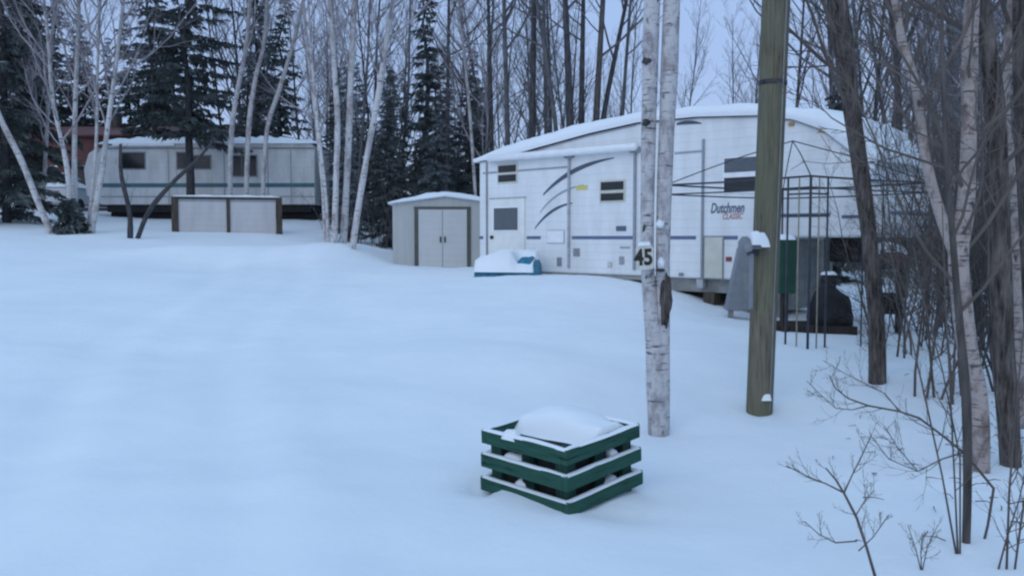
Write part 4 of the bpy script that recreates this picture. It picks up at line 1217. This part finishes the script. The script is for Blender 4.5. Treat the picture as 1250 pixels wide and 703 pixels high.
# ------------------------------------------------------------------ snow-covered car, white box trailer, red cottage at the left
c0 = P(38, 258, 35.5)
car = thing('parked_car', 'snow-covered white car parked nose-on behind the leaning birch', 'car', (c0.x, c0.y, gz(c0.x, c0.y)), R(8))
def carbody(prof, y0, y1, name, m):
    return MB().prism(prof, y0, y1).build(name, m, car, bevel=.08)
carbody([(-.85, .3), (.85, .3), (.88, .75), (.8, .98), (-.8, .98), (-.88, .75)], 0, 4.2, 'body', 'car_white')
carbody([(-.78, .985), (.78, .985), (.62, 1.48), (-.62, 1.48)], 1.0, 3.9, 'cabin', 'car_white')
bx('windscreen', (-.6, .97, 1.04), (.6, .998, 1.42), 'glass', car)
for sx in (-1, 1):
    a, b_ = sorted((sx * .5, sx * .78)); bx('headlight', (a, -.03, .66), (b_, -.002, .82), 'clip', car, .02)
    a, b_ = sorted((sx * .66, sx * .86))
    MB().tube([V((a, .8, .33)), V((b_, .8, .33))], .32, 18).build('wheel', 'black', car, True)
    MB().tube([V((a, 3.4, .33)), V((b_, 3.4, .33))], .32, 18).build('wheel', 'black', car, True)
bx('grille', (-.42, -.03, .62), (.42, -.002, .8), 'black', car, .01)
snow_pad(-.8, .8, .05, 1.0, .985, .12, 12, 8, 51).build('bonnet_snow', 'snow', car, True)
snow_pad(-.68, .68, .95, 3.95, 1.485, .2, 12, 14, 52).build('roof_snow', 'snow', car, True)

c1 = P(66, 262, 34.5)
bt = thing('box_trailer', 'small white box trailer with one dark window behind the pale birches', 'trailer', (c1.x, c1.y, gz(c1.x, c1.y)), R(-6))
bx('body', (-.55, 0, .35), (.55, 1.8, 1.0), 'car_white', bt, .05)
w = bx('window', (-.25, -.02, .6), (.25, -.002, .84), 'trim_grey', bt, .01); bx('pane', (-.22, -.027, .63), (.22, -.021, .81), 'glass', w)
for sx in (-1, 1):
    a, b_ = sorted((sx * .42, sx * .56)); MB().tube([V((a, .9, .28)), V((b_ , .9, .28))], .28, 18).build('wheel', 'black', bt, True)
bx('bumper', (-.5, -.06, .28), (.5, -.0, .36), 'trim_grey', bt)
snow_pad(-.6, .6, -.06, 1.85, 1.004, .2, 12, 12, 53).build('roof_snow', 'snow', bt, True)

h0 = P(40, 240, 41); h1 = P(262, 240, 41)
ct = thing('cottage', 'dark red cottage showing between trees behind the far trailer', 'cottage', (h0.x, h0.y, gz(h0.x, h0.y)), 0)
L = h1.x - h0.x; ze = P(100, 166, 41).z - ct.location.z; zr = P(100, 147, 41).z - ct.location.z
MB().box((0, 0, -1), (L, 5, ze)).build('wall', 'red_wall', ct)
for yy, s in ((0, 1), (5, -1)):
    mb = MB(); a, b_ = (-.3 if s > 0 else 5.3), 2.5
    mb.box((-.3, -.0, 0), (L + .3, 2.85, .08), Matrix.Translation((0, a, ze - .06)) @ (Matrix.Rotation(math.atan2(zr - ze, 2.8) * s, 4, 'X') @ Matrix.Scale(1, 4)) @ (Matrix.Identity(4) if s > 0 else Matrix.Scale(-1, 4, V((0, 1, 0)))))
    rf = mb.build('roof', 'red_roof', ct)
for px in (60, 100):
    x = (px - 40) / F * 41
    w = bx('window', (x - .45, -.04, ze - 2.6), (x + .45, -.002, ze - 1.4), 'trim_white', ct); bx('pane', (x - .38, -.05, ze - 2.53), (x + .38, -.041, ze - 1.47), 'glass', w)
bx('chimney', (L * .3, 2.2, zr - .2), (L * .3 + .5, 2.8, zr + .6), 'bark_brown', ct)

# ------------------------------------------------------------------ camera, sky, sun
cam = bpy.data.cameras.new('camera'); co = bpy.data.objects.new('camera', cam); COL.objects.link(co)
co.location = (0, 0, EYE); co.rotation_euler = (R(90) - TILT, 0, 0)
cam.sensor_width = 36; cam.lens = F / 1250 * 36; cam.clip_end = 2000; cam.clip_start = .05
scene.camera = co
SUN_EL, SUN_AZ = R(32), R(205)
w = bpy.data.worlds.new('World'); scene.world = w; w.use_nodes = True
nt = w.node_tree; nt.nodes.clear()
out = nt.nodes.new('ShaderNodeOutputWorld'); bg = nt.nodes.new('ShaderNodeBackground')
sky = nt.nodes.new('ShaderNodeTexSky'); sky.sky_type = 'NISHITA'; sky.sun_disc = False
sky.sun_elevation = SUN_EL; sky.sun_rotation = SUN_AZ; sky.dust_density = .6; sky.ozone_density = 2.0
mx = nt.nodes.new('ShaderNodeMix'); mx.data_type = 'RGBA'; mx.inputs[0].default_value = .8
tc = nt.nodes.new('ShaderNodeTexCoord'); sp = nt.nodes.new('ShaderNodeSeparateXYZ'); nt.links.new(tc.outputs['Generated'], sp.inputs[0])
gr = ramp(nt, sp.outputs[2], [(0, (.36, .47, .75)), (.2, (.365, .495, .80)), (.75, (.455, .715, 1.05))])   # cloud cover, brighter overhead
ml = nt.nodes.new('ShaderNodeVectorMath'); ml.operation = 'SCALE'; ml.inputs[3].default_value = 9.0
nt.links.new(gr.outputs[0], ml.inputs[0]); nt.links.new(ml.outputs[0], mx.inputs[7])
nt.links.new(sky.outputs[0], mx.inputs[6]); nt.links.new(mx.outputs[2], bg.inputs[0])
bg.inputs[1].default_value = .12
nt.links.new(bg.outputs[0], out.inputs[0])
sl = bpy.data.lights.new('sun', 'SUN'); sl.energy = .5; sl.angle = R(50); sl.color = (1, .97, .93)
so = bpy.data.objects.new('sun', sl); COL.objects.link(so)
# direction towards the sun: azimuth measured like the sky node (clockwise from +Y)
sd_ = V((math.sin(SUN_AZ) * math.cos(SUN_EL), math.cos(SUN_AZ) * math.cos(SUN_EL), math.sin(SUN_EL)))
so.rotation_euler = sd_.to_track_quat('Z', 'Y').to_euler(); so.location = (0, -5, 12)
scene.view_settings.view_transform = 'Standard'; scene.view_settings.look = 'None'
scene.view_settings.exposure = 0; scene.view_settings.gamma = 1
scene.cycles.filter_width = 2.3
scene.cycles.max_bounces = 6
